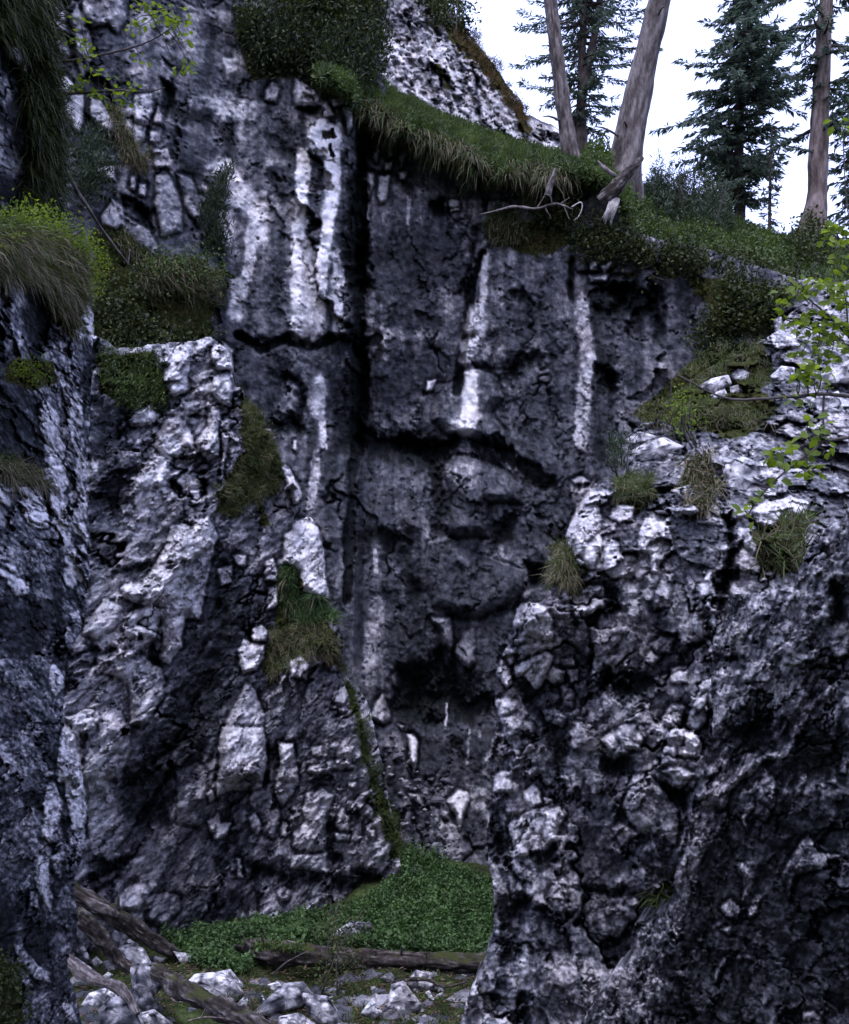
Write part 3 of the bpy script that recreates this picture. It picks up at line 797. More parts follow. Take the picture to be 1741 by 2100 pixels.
# moss and turf lying on the rock: brownness, outline in the frame
MOSS = [(.5, [(480, 10), (560, 40), (640, 0), (760, -20), (760, 120), (740, 200), (690, 190), (640, 160), (520, 165), (495, 110)]),
        (.3, [(215, 210), (245, 215), (275, 300), (310, 345), (300, 365), (265, 340), (245, 285)]),
        (.4, [(180, 460), (240, 500), (320, 555), (400, 560), (440, 630), (430, 690), (340, 700), (200, 700), (190, 600)]),
        (.2, [(200, 730), (320, 720), (345, 830), (260, 840), (205, 800)]),
        (.55, [(490, 790), (530, 850), (560, 900), (575, 950), (570, 1010), (540, 1020), (470, 1060), (440, 1050), (460, 980), (500, 930), (495, 850)]),
        (.3, [(520, 1010), (545, 1020), (550, 1080), (530, 1080)]),
        (.4, [(570, 1170), (600, 1170), (640, 1230), (675, 1265), (690, 1320), (705, 1375), (640, 1340), (600, 1360), (550, 1400), (540, 1370), (560, 1290), (570, 1220)]),
        (.3, [(705, 1370), (730, 1440), (755, 1500), (765, 1590), (810, 1680), (830, 1760), (800, 1760), (770, 1640), (745, 1560), (725, 1460)]),
        (.55, [(-100, 470), (100, 480), (160, 520), (190, 600), (150, 690), (110, 650), (60, 580), (-100, 560)]),
        (.6, [(20, 740), (110, 740), (120, 780), (60, 800), (0, 780)]), (.6, [(-40, 950), (60, 965), (90, 990), (0, 975), (-40, 965)]),
        (.4, [(-60, 1960), (40, 1980), (50, 2100), (-60, 2150)]),
        (.4, [(1400, 760), (1470, 700), (1560, 700), (1590, 760), (1560, 800), (1600, 830), (1560, 880), (1500, 900), (1400, 870), (1320, 870), (1290, 850), (1350, 800)]),
        (.5, [(1260, 985), (1330, 975), (1350, 1020), (1310, 1050), (1270, 1030)]), (.6, [(1390, 950), (1450, 930), (1470, 1000), (1440, 1060), (1400, 1010)]),
        (.5, [(1145, 1130), (1172, 1140), (1170, 1190), (1150, 1200)]), (.5, [(1540, 1090), (1640, 1060), (1650, 1120), (1620, 1180), (1560, 1170)]),
        (.8, [(930, 40), (960, 80), (1010, 120), (1060, 200), (1080, 240), (1085, 275), (1062, 270), (1055, 225), (1010, 170), (975, 130), (930, 90), (900, 40)]),
        (.5, [(1270, 560), (1500, 570), (1620, 600), (1560, 660), (1500, 700), (1400, 560)]),
        (.7, [(880, 120), (905, 130), (930, 180), (915, 185)]), (.6, [(1030, 470), (1090, 450), (1160, 430), (1170, 500), (1100, 530), (1020, 500)])]
# ---------------------------------------------------------------- rock masses
class Sheet: pass

def rock_sheet(name, outline, dfun, step, tone0, mat, cell=(1.5, .5, .17), amp=(.45, .16, .05), aniso=1.7, edge=18, thick=2.5, seed=0, slant=0.0, warp=9, tvar=.5, feats=True, fine=1.0, along=0.0, mot=1.0, mstr=1.0, rib=0.0, wet=0.0, tz=0.0):
    out = np.asarray(outline, float)
    def axis(a, b, lo, hi):           # coarser outside the frame
        parts = [np.arange(max(a, lo), min(b, hi), step)]
        if a < lo: parts.insert(0, np.arange(a, lo, step * 3.2)[:-1])
        if b > hi: parts.append(np.arange(hi + step * 2, b, step * 3.2))
        return np.concatenate(parts)
    u = axis(out[:, 0].min() - 12, out[:, 0].max() + 12, -24, 1765); v = axis(out[:, 1].min() - 12, out[:, 1].max() + 12, -24, 2124)
    U, V = np.meshgrid(u, v); U = U.astype(np.float32); V = V.astype(np.float32)
    wu = fbm(U / 46, V / 46, seed + 5, 5, .62) * warp * 1.25; wv = fbm(U / 46, V / 46, seed + 9, 5, .62) * warp * 1.25
    WU, WV = U + wu, V + wv
    sd = poly_sd(WU, WV, out)
    d0 = dfun(U, V).astype(np.float32); dm = float(np.median(d0))
    s = (U - CX) / FPX * d0; t = (CY - V) / FPX * d0            # metres across and up the face
    s, t = s + slant * t + along * d0, t + tz * d0
    ws = fbm(s * .9, t * .9, seed + 21, 3) * .5; wt = fbm(s * .9, t * .9, seed + 22, 3) * .5
    k = dm / 14.0; d0m = dm
    h = np.zeros_like(U); crack = np.zeros_like(U); ct = np.zeros_like(U)
    for i, (L, A) in enumerate(zip(cell, amp)):
        an = aniso if i < 2 else 1.25
        w_ = (.45, .18, .07)[i] * (L / (1.5, .5, .17)[i])
        xs = s + ws * w_ * 2 + fbm(s / L * 1.6, t / L * 1.6, seed + 60 + i, 4, .65) * L * .6; ys = t + wt * w_ * 2 + fbm(s / L * 1.6, t / L * 1.6, seed + 70 + i, 4, .65) * L * .6
        f1, f2, cx, cy, cid = worley(xs / L, ys / (L * an), seed + 31 + i)
        a1 = (cid * 7.31) % 1; a2 = (cid * 13.7) % 1
        h += A * ((cid - .5) * 1.5 + (a1 - .5) * 2.0 * cx + (a2 - .35) * 2.2 * cy)
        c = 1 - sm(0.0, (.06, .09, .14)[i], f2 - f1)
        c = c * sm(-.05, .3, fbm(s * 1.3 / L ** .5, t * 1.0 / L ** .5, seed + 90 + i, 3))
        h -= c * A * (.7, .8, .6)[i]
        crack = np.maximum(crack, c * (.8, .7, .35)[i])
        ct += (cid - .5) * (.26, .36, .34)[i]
    h += fbm(s * 1.1, t * .8, seed + 41, 5) * .3 * amp[0] / .45 + fbm(s * 7, t * 6, seed + 42, 4) * .05 * k * fine + ridged(s * 3.2, t * 2.2, seed + 43, 4) * .06 * k * fine
    B = tone0 + .05 + ct * tvar + fbm(s * .55, t * .4, seed + 51, 3) * .28 * tvar / .5
    if rib: h += ridged(s * 1.5, t * .22, seed + 61, 4) * rib; B += fbm(s * 5, t * .5, seed + 62, 3) * .3
    if wet: B += (fbm(s * 4.2, t * .22, seed + 63, 4) * .75 + fbm(s * 1.1, t * .12, seed + 64, 2) * .5) * wet
    lift = np.zeros_like(U)
    if feats:
        lo, hi, vlo, vhi = out[:, 0].min(), out[:, 0].max(), out[:, 1].min(), out[:, 1].max()
        for (kd, tone, lf, hw, pts) in FEATURES:
            m = 14 + hw * 2
            a, b = pts[:, 0].min() - m, pts[:, 0].max() + m; c, e = pts[:, 1].min() - m, pts[:, 1].max() + m
            i0, i1 = np.searchsorted(u, a), np.searchsorted(u, b); j0, j1 = np.searchsorted(v, c), np.searchsorted(v, e)
            if i1 - i0 < 2 or j1 - j0 < 2: continue
            w = np.s_[j0:j1, i0:i1]
            if sd[w].max() < 0: continue
            if kd == 's':
                dd = poly_sd(WU[w], WV[w], pts, False)
                m = 1 - sm(hw * .45, hw * 1.15, dd + (fbm(U[w] / 30, V[w] / 38, seed + 75, 5, .62) * hw * 1.3 if lf > 0 else 0) + fbm(s[w] * 5, t[w] * 1.0, seed + 77, 3) * hw * (.45 if tone > .3 else 1.0) + fbm(U[w] / 9, V[w] / 14, seed + 79, 3) * hw * .35)
                mm = m * (.72 if lf > 0 else .95); B[w] = B[w] * (1 - mm) + mm * tone
                lift[w] += lf * k * m
                continue
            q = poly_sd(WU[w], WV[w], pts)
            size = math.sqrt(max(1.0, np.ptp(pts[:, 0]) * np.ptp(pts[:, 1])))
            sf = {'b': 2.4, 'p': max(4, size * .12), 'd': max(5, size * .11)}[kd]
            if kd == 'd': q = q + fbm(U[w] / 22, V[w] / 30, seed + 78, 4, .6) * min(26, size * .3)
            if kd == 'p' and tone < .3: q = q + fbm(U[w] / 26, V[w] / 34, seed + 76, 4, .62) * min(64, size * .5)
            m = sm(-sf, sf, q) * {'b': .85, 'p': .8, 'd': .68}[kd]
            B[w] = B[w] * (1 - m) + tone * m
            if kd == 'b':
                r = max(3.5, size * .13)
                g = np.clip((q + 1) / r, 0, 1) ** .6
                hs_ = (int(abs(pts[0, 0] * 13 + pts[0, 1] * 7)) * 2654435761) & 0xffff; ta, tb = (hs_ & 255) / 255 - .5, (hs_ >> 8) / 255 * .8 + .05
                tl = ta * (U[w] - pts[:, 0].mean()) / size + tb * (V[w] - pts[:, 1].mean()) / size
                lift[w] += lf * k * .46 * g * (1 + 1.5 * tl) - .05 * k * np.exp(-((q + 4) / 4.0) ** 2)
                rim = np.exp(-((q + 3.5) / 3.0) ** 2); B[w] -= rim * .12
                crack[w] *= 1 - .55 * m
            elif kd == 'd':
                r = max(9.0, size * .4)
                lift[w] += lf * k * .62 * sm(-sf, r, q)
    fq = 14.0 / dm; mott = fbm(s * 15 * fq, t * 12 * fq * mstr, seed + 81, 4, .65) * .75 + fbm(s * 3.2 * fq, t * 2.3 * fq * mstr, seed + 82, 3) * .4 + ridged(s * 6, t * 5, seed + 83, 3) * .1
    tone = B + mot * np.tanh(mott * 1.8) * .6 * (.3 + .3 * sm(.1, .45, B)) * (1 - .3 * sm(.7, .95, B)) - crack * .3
    er = np.clip(sd / edge, 0, 1)
    d = d0 - h * k ** .5 - lift + (1 - np.sqrt(np.clip(1 - (1 - er) ** 2, 0, 1))) * edge / FPX * d0 * 1.6
    mask = sd > 0
    # vertices and faces inside, plus a skirt going back from the rim so the mass has its thickness
    idx = np.full(U.shape, -1, np.int64)
    cell_in = mask[:-1, :-1] & mask[1:, :-1] & mask[:-1, 1:] & mask[1:, 1:]
    use = np.zeros_like(mask); use[:-1, :-1] |= cell_in; use[1:, :-1] |= cell_in; use[:-1, 1:] |= cell_in; use[1:, 1:] |= cell_in
    idx[use] = np.arange(use.sum())
    pts3 = P(U[use], V[use], d[use])
    q = np.stack([idx[:-1, :-1], idx[1:, :-1], idx[1:, 1:], idx[:-1, 1:]], -1)[cell_in]
    e = np.concatenate([q[:, [0, 1]], q[:, [1, 2]], q[:, [2, 3]], q[:, [3, 0]]])
    key = np.minimum(e[:, 0], e[:, 1]) * (idx.max() + 1) + np.maximum(e[:, 0], e[:, 1])
    _, first, cnt = np.unique(key, return_index=True, return_counts=True)
    be = e[first[cnt == 1]]
    bv, inv = np.unique(be.ravel(), return_inverse=True); inv = inv.reshape(be.shape)
    uu, vv, dd = U[use][bv], V[use][bv], d[use][bv]
    n0 = len(pts3); rows = [pts3]; prev = bv; faces = [q]
    base = P(uu, vv, dd); ray = nrm(base - np.array([0, 0, CAMZ]))
    ntone, nn = [tone[use]], n0
    inward = nrm(np.array([P(out[:, 0].mean(), out[:, 1].mean(), dm)]) - base)
    for r_ in (0.3, 1.0):
        jit = fbm(uu / 14 + r_ * 5, vv / 14, seed + 99, 3)[:, None]
        rows.append(base + ray * thick * r_ + inward * (.12 * thick * r_ * (1 + jit)))
        cur = nn + np.arange(len(bv)); nn += len(bv)
        pa = prev[inv] if prev is not bv else be
        ca = cur[inv]
        faces.append(np.stack([pa[:, 1], pa[:, 0], ca[:, 0], ca[:, 1]], -1)); ntone.append(tone[use][bv] * .8); prev = cur
    mo = np.zeros_like(U); bw = np.zeros_like(U)
    if feats:
        wob = fbm(s * 3, t * 3, seed + 14, 3) * 14
        for b_, pts in MOSS:
            pts = np.asarray(pts, float)
            if pts[:, 0].max() < u[0] or pts[:, 0].min() > u[-1] or pts[:, 1].max() < v[0] or pts[:, 1].min() > v[-1]: continue
            m = sm(-9, 9, poly_sd(WU, WV, pts) + wob); bw = np.where(m > mo, b_ + fbm(s * 2, t * 2, seed + 3, 2) * .5, bw); mo = np.maximum(mo, m)
    pad = lambda a: np.concatenate([a[use], np.zeros(nn - n0, np.float32)])
    mb = MB(); mb.add(np.concatenate(rows), faces, 0.5)
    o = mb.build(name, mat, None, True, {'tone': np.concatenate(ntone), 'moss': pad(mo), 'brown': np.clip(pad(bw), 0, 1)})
    S = Sheet(); S.u, S.v, S.d, S.mask, S.o, S.step = u, v, np.where(mask, d, d0), mask, o, step
    return S

def depth_at(S, u, v):
    i = np.clip(np.searchsorted(S.u, u), 1, len(S.u) - 2); j = np.clip(np.searchsorted(S.v, v), 1, len(S.v) - 2)
    return S.d[j, i]

def surf(S, u, v):
    """point and outward normal of a sheet"""
    e = 8.0; u = np.asarray(u, float); v = np.asarray(v, float)
    p = P(u, v, depth_at(S, u, v)); a = P(u + e, v, depth_at(S, u + e, v)) - P(u - e, v, depth_at(S, u - e, v)); b = P(u, v - e, depth_at(S, u, v - e)) - P(u, v + e, depth_at(S, u, v + e))
    n = nrm(np.cross(a, b)); vw = nrm(np.array([0, 0, CAMZ]) - p)
    n = np.where((n * vw).sum(-1, keepdims=True) < 0, -n, n)
    return p, n

def D0(U, V): return tab(U, [(-150, 15), (130, 16), (330, 17.3), (480, 18.8), (640, 19.4), (725, 19.8), (745, 20.7), (1000, 21.3), (1300, 20.4), (1500, 19.3), (1700, 17.5), (1950, 16)]) + (1050 - V) * .0016 \
    + .7 * np.exp(-((V - 850) / 130) ** 2) * np.exp(-((U - 800) / 260) ** 2)
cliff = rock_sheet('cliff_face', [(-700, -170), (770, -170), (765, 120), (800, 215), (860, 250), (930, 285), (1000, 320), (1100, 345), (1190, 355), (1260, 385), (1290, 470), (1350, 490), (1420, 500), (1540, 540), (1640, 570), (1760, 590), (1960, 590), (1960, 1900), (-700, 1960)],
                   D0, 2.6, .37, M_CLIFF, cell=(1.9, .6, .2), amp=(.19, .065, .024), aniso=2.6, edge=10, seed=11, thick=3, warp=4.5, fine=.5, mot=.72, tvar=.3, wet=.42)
cliff.o['kind'] = 'structure'; cliff.o['label'] = 'tall streaked limestone cliff face filling the back of the gully'
def D0b(U, V): return 26.0 + (330 - V) * .012 + (U - 700) * .002
crag = rock_sheet('mountain_slope', [(690, -170), (860, -170), (890, -40), (909, 0), (935, 29), (972, 80), (1001, 112), (1044, 178), (1070, 207), (1078, 238), (1110, 253), (1150, 268), (1240, 420), (1000, 420), (690, 380)],
                  D0b, 2.4, .60, M_CLIFF, rib=.55, cell=(1.2, .45, .16), amp=(.3, .14, .05), aniso=3.2, mot=.8, edge=14, seed=23, slant=.25, warp=7)
crag.o['kind'] = 'structure'; crag.o['label'] = 'pale ribbed rock slope above the mossy ledge, falling to the right'
def D2(U, V): return tab(U, [(60, 13.2), (180, 14.3), (340, 15.3), (450, 15.9), (600, 16.8), (800, 17.8)]) + np.clip(1500 - V, 0, 2000) * .0018
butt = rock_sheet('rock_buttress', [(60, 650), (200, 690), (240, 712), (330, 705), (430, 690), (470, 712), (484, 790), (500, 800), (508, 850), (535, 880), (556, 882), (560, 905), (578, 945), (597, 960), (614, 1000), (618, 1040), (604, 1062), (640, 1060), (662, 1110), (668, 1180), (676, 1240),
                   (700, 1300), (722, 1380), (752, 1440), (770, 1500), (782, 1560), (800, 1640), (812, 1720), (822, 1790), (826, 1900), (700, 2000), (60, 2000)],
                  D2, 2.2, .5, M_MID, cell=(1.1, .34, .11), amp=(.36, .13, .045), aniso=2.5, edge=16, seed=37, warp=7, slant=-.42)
tag(butt.o, 'broad grey limestone buttress with a long pale slanting slab, left of the meadow', 'rock buttress', kind='thing')
def D5(U, V): return tab(U, [(940, 10.9), (1100, 10.2), (1300, 9.5), (1480, 9.2), (1741, 9.0), (1950, 9)]) + 4.6 * (np.clip(1260 - V, 0, 800) / 610) ** 1.7
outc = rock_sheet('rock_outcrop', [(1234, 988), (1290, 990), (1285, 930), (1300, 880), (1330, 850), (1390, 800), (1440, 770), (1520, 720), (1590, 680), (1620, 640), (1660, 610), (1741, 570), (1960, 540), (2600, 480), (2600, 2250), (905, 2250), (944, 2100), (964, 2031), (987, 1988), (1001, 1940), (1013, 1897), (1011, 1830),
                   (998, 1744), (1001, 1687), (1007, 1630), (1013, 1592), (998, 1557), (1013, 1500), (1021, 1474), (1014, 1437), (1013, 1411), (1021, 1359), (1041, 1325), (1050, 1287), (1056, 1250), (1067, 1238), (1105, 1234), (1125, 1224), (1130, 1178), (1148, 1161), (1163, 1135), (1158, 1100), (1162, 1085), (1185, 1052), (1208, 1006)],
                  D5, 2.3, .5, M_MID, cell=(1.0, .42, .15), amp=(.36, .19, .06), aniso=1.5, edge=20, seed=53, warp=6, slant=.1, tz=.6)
tag(outc.o, 'fractured blocky limestone outcrop right of the meadow with grassy ledges on top', 'rock outcrop', kind='thing')
def D3(U, V): return tab(U, [(-1750, 1.9), (-620, 3.2), (-170, 4.9), (0, 6.0), (190, 7.6)])
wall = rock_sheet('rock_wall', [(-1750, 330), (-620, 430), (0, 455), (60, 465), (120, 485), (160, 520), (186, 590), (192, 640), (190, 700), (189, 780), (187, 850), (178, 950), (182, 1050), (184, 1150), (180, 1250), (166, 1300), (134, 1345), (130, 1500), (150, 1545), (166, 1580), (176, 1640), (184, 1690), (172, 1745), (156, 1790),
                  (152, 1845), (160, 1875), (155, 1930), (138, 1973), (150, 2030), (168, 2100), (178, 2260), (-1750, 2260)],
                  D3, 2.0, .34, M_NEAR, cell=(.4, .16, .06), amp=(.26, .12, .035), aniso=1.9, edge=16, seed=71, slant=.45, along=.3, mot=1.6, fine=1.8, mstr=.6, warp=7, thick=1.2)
tag(wall.o, 'dark near rock wall at the left edge, with pale ragged ribs below the grassy hummock', 'rock wall', kind='thing')
def D4(U, V): return tab(U, [(-620, 5.0), (-170, 6.8), (130, 8.6)]) + (V - 300) * .001
pillar = rock_sheet('rock_pillar', [(-620, -170), (110, -170), (102, -30), (94, 20), (97, 80), (106, 150), (116, 200), (128, 260), (126, 330), (118, 420), (108, 520), (-620, 560)],
                    D4, 2.2, .1, M_NEAR, cell=(.6, .2, .07), amp=(.16, .08, .03), aniso=2.4, edge=22, seed=83, along=.3, warp=6, thick=1.2)
tag(pillar.o, 'almost black rock pillar in the upper left corner with a white chip on it', 'rock pillar', kind='thing')
def D6(U, V): return tab(U, [(1150, 6.6), (1400, 5.8), (1741, 4.7), (1960, 4.1), (2700, 2.9)])
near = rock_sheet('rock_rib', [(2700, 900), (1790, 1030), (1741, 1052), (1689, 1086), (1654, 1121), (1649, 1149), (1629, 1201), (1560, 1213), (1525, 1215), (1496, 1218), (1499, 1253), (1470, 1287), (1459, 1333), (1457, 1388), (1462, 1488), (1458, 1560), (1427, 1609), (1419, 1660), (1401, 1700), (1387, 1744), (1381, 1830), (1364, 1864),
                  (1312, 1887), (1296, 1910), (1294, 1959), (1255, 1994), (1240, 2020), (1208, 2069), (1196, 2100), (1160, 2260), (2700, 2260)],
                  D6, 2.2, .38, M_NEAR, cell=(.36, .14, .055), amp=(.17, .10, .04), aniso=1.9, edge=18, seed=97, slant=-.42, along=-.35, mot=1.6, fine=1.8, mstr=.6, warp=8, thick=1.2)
tag(near.o, 'dark pitted rock rib in the lower right corner, pale crest slanting down leftward', 'rock rib', kind='thing')

# ---------------------------------------------------------------- the floor of the gully
def ground_z(X, Y):
    z = -3.05 + .42 * sm(14, 20.5, Y) + .22 * np.exp(-((X + .3) ** 2 / 2.5 + (Y - 20) ** 2 / 6)) + .12 * sm(-3, -6, X) * sm(18, 12, Y)
    return z + CAMZ
PIT = [(P(430, 2085, 11.6), .75, .5), (P(190, 2075, 10.6), .5, .35), (P(640, 1990, 14.0), .8, .14)]
def ground_full(X, Y): return ground_z(X, Y) - sum(h_ * np.exp(-((X - q[0]) ** 2 + (Y - q[1]) ** 2) / w_ ** 2 * 2) for q, w_, h_ in PIT) + (fbm(X * .9, Y * .9, 5, 4) * .16 + fbm(X * 4, Y * 4, 6, 3) * .05) * sm(60, 20, np.abs(Y - 14) + np.abs(X))
gx = np.unique(np.concatenate([np.arange(-9, 7, .06), np.linspace(7, 500, 40) , -np.linspace(9, 500, 40)])); gy = np.unique(np.concatenate([np.arange(8, 23, .06), np.linspace(23, 500, 40), 8 - np.geomspace(.2, 500, 40)]))
GX, GY = np.meshgrid(gx, gy); GZ = ground_full(GX, GY)
gi = np.arange(GX.size).reshape(GX.shape)
mb = MB(); mb.add(np.stack([GX, GY, GZ], -1).reshape(-1, 3), np.stack([gi[:-1, :-1], gi[:-1, 1:], gi[1:, 1:], gi[1:, :-1]], -1).reshape(-1, 4))
def ground_mat():
    m, nt, out = mat_new('forest_soil'); L = nt.links
    tc = nd(nt, 'ShaderNodeTexCoord')
    n1 = nd(nt, 'ShaderNodeTexNoise'); n1.inputs['Scale'].default_value = 1.6; n1.inputs['Detail'].default_value = 8; n1.inputs['Roughness'].default_value = .7
    n2 = nd(nt, 'ShaderNodeTexNoise'); n2.inputs['Scale'].default_value = 18; n2.inputs['Detail'].default_value = 6
    L.new(tc.outputs['Object'], n1.inputs['Vector']); L.new(tc.outputs['Object'], n2.inputs['Vector'])
    r1 = ramp(nt, [(.35, (.014, .012, .008)), (.5, (.02, .028, .009)), (.62, (.035, .05, .014)), (.8, (.12, .11, .09))]); L.new(n1.outputs[0], r1.inputs[0])
    r2 = ramp(nt, [(.3, (.35, .35, .35)), (.7, (1.5, 1.5, 1.5))]); L.new(n2.outputs[0], r2.inputs[0])
    bs = nd(nt, 'ShaderNodeBsdfPrincipled'); bs.inputs['Roughness'].default_value = .95; bs.inputs['Specular IOR Level'].default_value = .1
    bp = nd(nt, 'ShaderNodeBump'); bp.inputs['Strength'].default_value = .8; bp.inputs['Distance'].default_value = .04; L.new(n2.outputs[0], bp.inputs['Height']); L.new(bp.outputs[0], bs.inputs['Normal'])
    L.new(mixc(nt, 1.0, r1.outputs[0], r2.outputs[0], 'MULTIPLY'), bs.inputs['Base Color']); L.new(bs.outputs[0], out.inputs[0])
    return m
g = mb.build('ground', ground_mat()); g['kind'] = 'structure'; g['label'] = 'mossy stony floor of the gully'

def ground_hit(u, v):
    """point of the ground seen at a pixel"""
    d = 12.0
    for _ in range(30):
        p = P(u, v, d); q = P(u, v, d + .05)
        z0 = float(ground_full(p[0], p[1])); f = p[2] - z0; f2 = q[2] - z0
        d = min(30, max(6, d - .8 * f / min((f2 - f) / .05, -.02)))
    return P(u, v, d), d

# ---------------------------------------------------------------- the mossy ledge and the slope the trees stand on
LT = [(640, 100), (690, 118), (740, 132), (770, 150), (800, 185), (860, 213), (920, 243), (980, 262), (1030, 280), (1080, 296), (1150, 312), (1200, 325), (1260, 348), (1300, 382), (1350, 402), (1400, 414), (1450, 428), (1520, 455), (1600, 484), (1660, 496), (1741, 505), (1960, 500)]
LB = [(640, 190), (690, 205), (740, 262), (770, 275), (800, 290), (850, 310), (920, 345), (980, 372), (1030, 385), (1080, 388), (1150, 392), (1200, 382), (1260, 402), (1290, 480), (1320, 520), (1400, 545), (1450, 560), (1520, 585), (1600, 610), (1660, 620), (1741, 630), (1960, 640)]
lu = np.arange(640, 1960, 2.5); nt_ = 70
T = np.linspace(0, 1, nt_)[:, None]; LU = lu[None] + T * 0
wob = fbm(lu / 60, lu * 0, 3, 4) * 9
vt = tab(lu, LT) + wob; vb = tab(lu, LB) + fbm(lu / 40, lu * 0 + 7, 4, 4) * 26
LV = vb[None] + (vt - vb)[None] * T
wide = sm(1240, 1340, LU)
base_d = D0(LU, vb[None] + 0 * LU)
bul = np.sin(np.pi * np.clip(T * 1.25, 0, 1)) ** .7
LD = base_d + .9 - 1.9 * bul * (1 - wide) - 1.0 * bul * wide + (1 - wide) * 3.2 * sm(.72, 1.0, T) + wide * (5.0 * T ** 1.3)
lump = fbm(LU / 34, LV / 22, 8, 4); lump2 = fbm(LU / 90, LV / 60, 9, 3)
LD = LD - lump * .8 - lump2 * .9
L3 = P(LU, LV, LD)
ext = [L3]
last = L3[-1]
back = nrm(last * np.array([1, 1, 0]))
for r_, dz in ((1.0, -.05), (3, -.5), (6, -1.4), (12, -3.2), (25, -7), (60, -16)):
    e_ = last + back * r_; e_[:, 2] += dz; ext.append(e_[None])
L3 = np.concatenate(ext); li = np.arange(L3.shape[0] * L3.shape[1]).reshape(L3.shape[:2])
mb = MB(); mb.add(L3.reshape(-1, 3), np.stack([li[:-1, :-1], li[:-1, 1:], li[1:, 1:], li[1:, :-1]], -1).reshape(-1, 4))
def turf_mat():
    m, nt, out = mat_new('moss_turf'); L = nt.links
    tc = nd(nt, 'ShaderNodeTexCoord')
    n1 = nd(nt, 'ShaderNodeTexNoise'); n1.inputs['Scale'].default_value = 1.3; n1.inputs['Detail'].default_value = 8; n1.inputs['Roughness'].default_value = .7
    n2 = nd(nt, 'ShaderNodeTexNoise'); n2.inputs['Scale'].default_value = 14; n2.inputs['Detail'].default_value = 6
    L.new(tc.outputs['Object'], n1.inputs['Vector']); L.new(tc.outputs['Object'], n2.inputs['Vector'])
    r1 = ramp(nt, [(.3, (.016, .022, .006)), (.5, (.03, .043, .011)), (.65, (.05, .05, .018)), (.8, (.06, .04, .02))]); L.new(n1.outputs[0], r1.inputs[0])
    r2 = ramp(nt, [(.3, (.3, .3, .3)), (.7, (1.7, 1.7, 1.7))]); L.new(n2.outputs[0], r2.inputs[0])
    bs = nd(nt, 'ShaderNodeBsdfPrincipled'); bs.inputs['Roughness'].default_value = .95; bs.inputs['Specular IOR Level'].default_value = .1
    bp = nd(nt, 'ShaderNodeBump'); bp.inputs['Strength'].default_value = 1; bp.inputs['Distance'].default_value = .08; L.new(n2.outputs[0], bp.inputs['Height']); L.new(bp.outputs[0], bs.inputs['Normal'])
    L.new(mixc(nt, 1.0, r1.outputs[0], r2.outputs[0], 'MULTIPLY'), bs.inputs['Base Color']); L.new(bs.outputs[0], out.inputs[0])
    return m
g = mb.build('hillside', turf_mat()); g['kind'] = 'structure'; g['label'] = 'moss covered ledge and hillside above the cliff'
ledge = Sheet()
def ledge_at(u, t):
    """point and normal of the ledge; t 0 at its underside, 1 at its brow"""
    i = np.clip(((np.asarray(u) - 640) / 2.5).astype(int), 1, len(lu) - 2); j = np.clip((np.asarray(t) * (nt_ - 1)).astype(int), 1, nt_ - 2)
    p = L3[j, i]; a = L3[j, i + 1] - L3[j, i - 1]; b = L3[j + 1, i] - L3[j - 1, i]
    n = nrm(np.cross(a, b)); vw = nrm(np.array([0, 0, CAMZ]) - p)
    return p, np.where((n * vw).sum(-1, keepdims=True) < 0, -n, n)
# ---------------------------------------------------------------- leaf, grass and wood materials
M_GRASS = leaf_mat('grass_green', (.018, .031, .010), (.085, .115, .036), .3)
M_DRY = leaf_mat('grass_dry', (.035, .032, .018), (.16, .135, .08), .2, (1.2, 1.1, .8))
M_MOSS = leaf_mat('moss_leaf', (.013, .025, .008), (.075, .115, .03), .25)
M_MEADOW = leaf_mat('meadow_leaf', (.012, .028, .010), (.062, .112, .036), .3, (1.2, 1.5, .6))
M_FRESH = leaf_mat('fresh_leaf', (.045, .08, .012), (.14, .19, .025), .5)
M_NEEDLE = leaf_mat('conifer_needles', (.036, .054, .044), (.12, .155, .12), .42, (1.1, 1.25, 1.0))  # paler than real needles: veiling glare of the sky put into the colour
M_PINE = leaf_mat('dwarf_pine_needles', (.007, .014, .007), (.034, .052, .024), .15)
M_BUSH = leaf_mat('bush_leaf', (.009, .016, .006), (.048, .062, .016), .2)
M_RUST = leaf_mat('rusty_leaf', (.03, .02, .01), (.14, .08, .03), .3, (1.2, 1.1, .8))
M_PINK = leaf_mat('pink_blossom', (.16, .06, .09), (.35, .16, .22), .2, (1, 1, 1))
M_BARK_GREY = wood_mat('grey_bark', [(.33, (.022, .018, .017)), (.5, (.072, .060, .058)), (.68, (.17, .15, .15))], 6, 4)
M_BARK_DARK = wood_mat('dark_bark', [(.3, (.018, .014, .012)), (.55, (.06, .047, .042)), (.75, (.12, .10, .095))], 6, 5)
M_BARK_BROWN = wood_mat('brown_bark', [(.3, (.03, .022, .02)), (.5, (.10, .075, .068)), (.72, (.21, .17, .165))], 5, 5)
M_LOG = wood_mat('rotten_log_wood', [(.35, (.006, .005, .004)), (.5, (.022, .017, .015)), (.6, (.05, .042, .04)), (.72, (.15, .13, .13))], 11, 0, 1.0, True)
M_DEAD = wood_mat('bleached_wood', [(.3, (.10, .085, .08)), (.5, (.28, .25, .24)), (.75, (.5, .47, .46))], 12, 0)
M_TWIG = wood_mat('twig_bark', [(.3, (.02, .015, .013)), (.6, (.07, .06, .06)), (.8, (.15, .14, .14))], 20, 0)

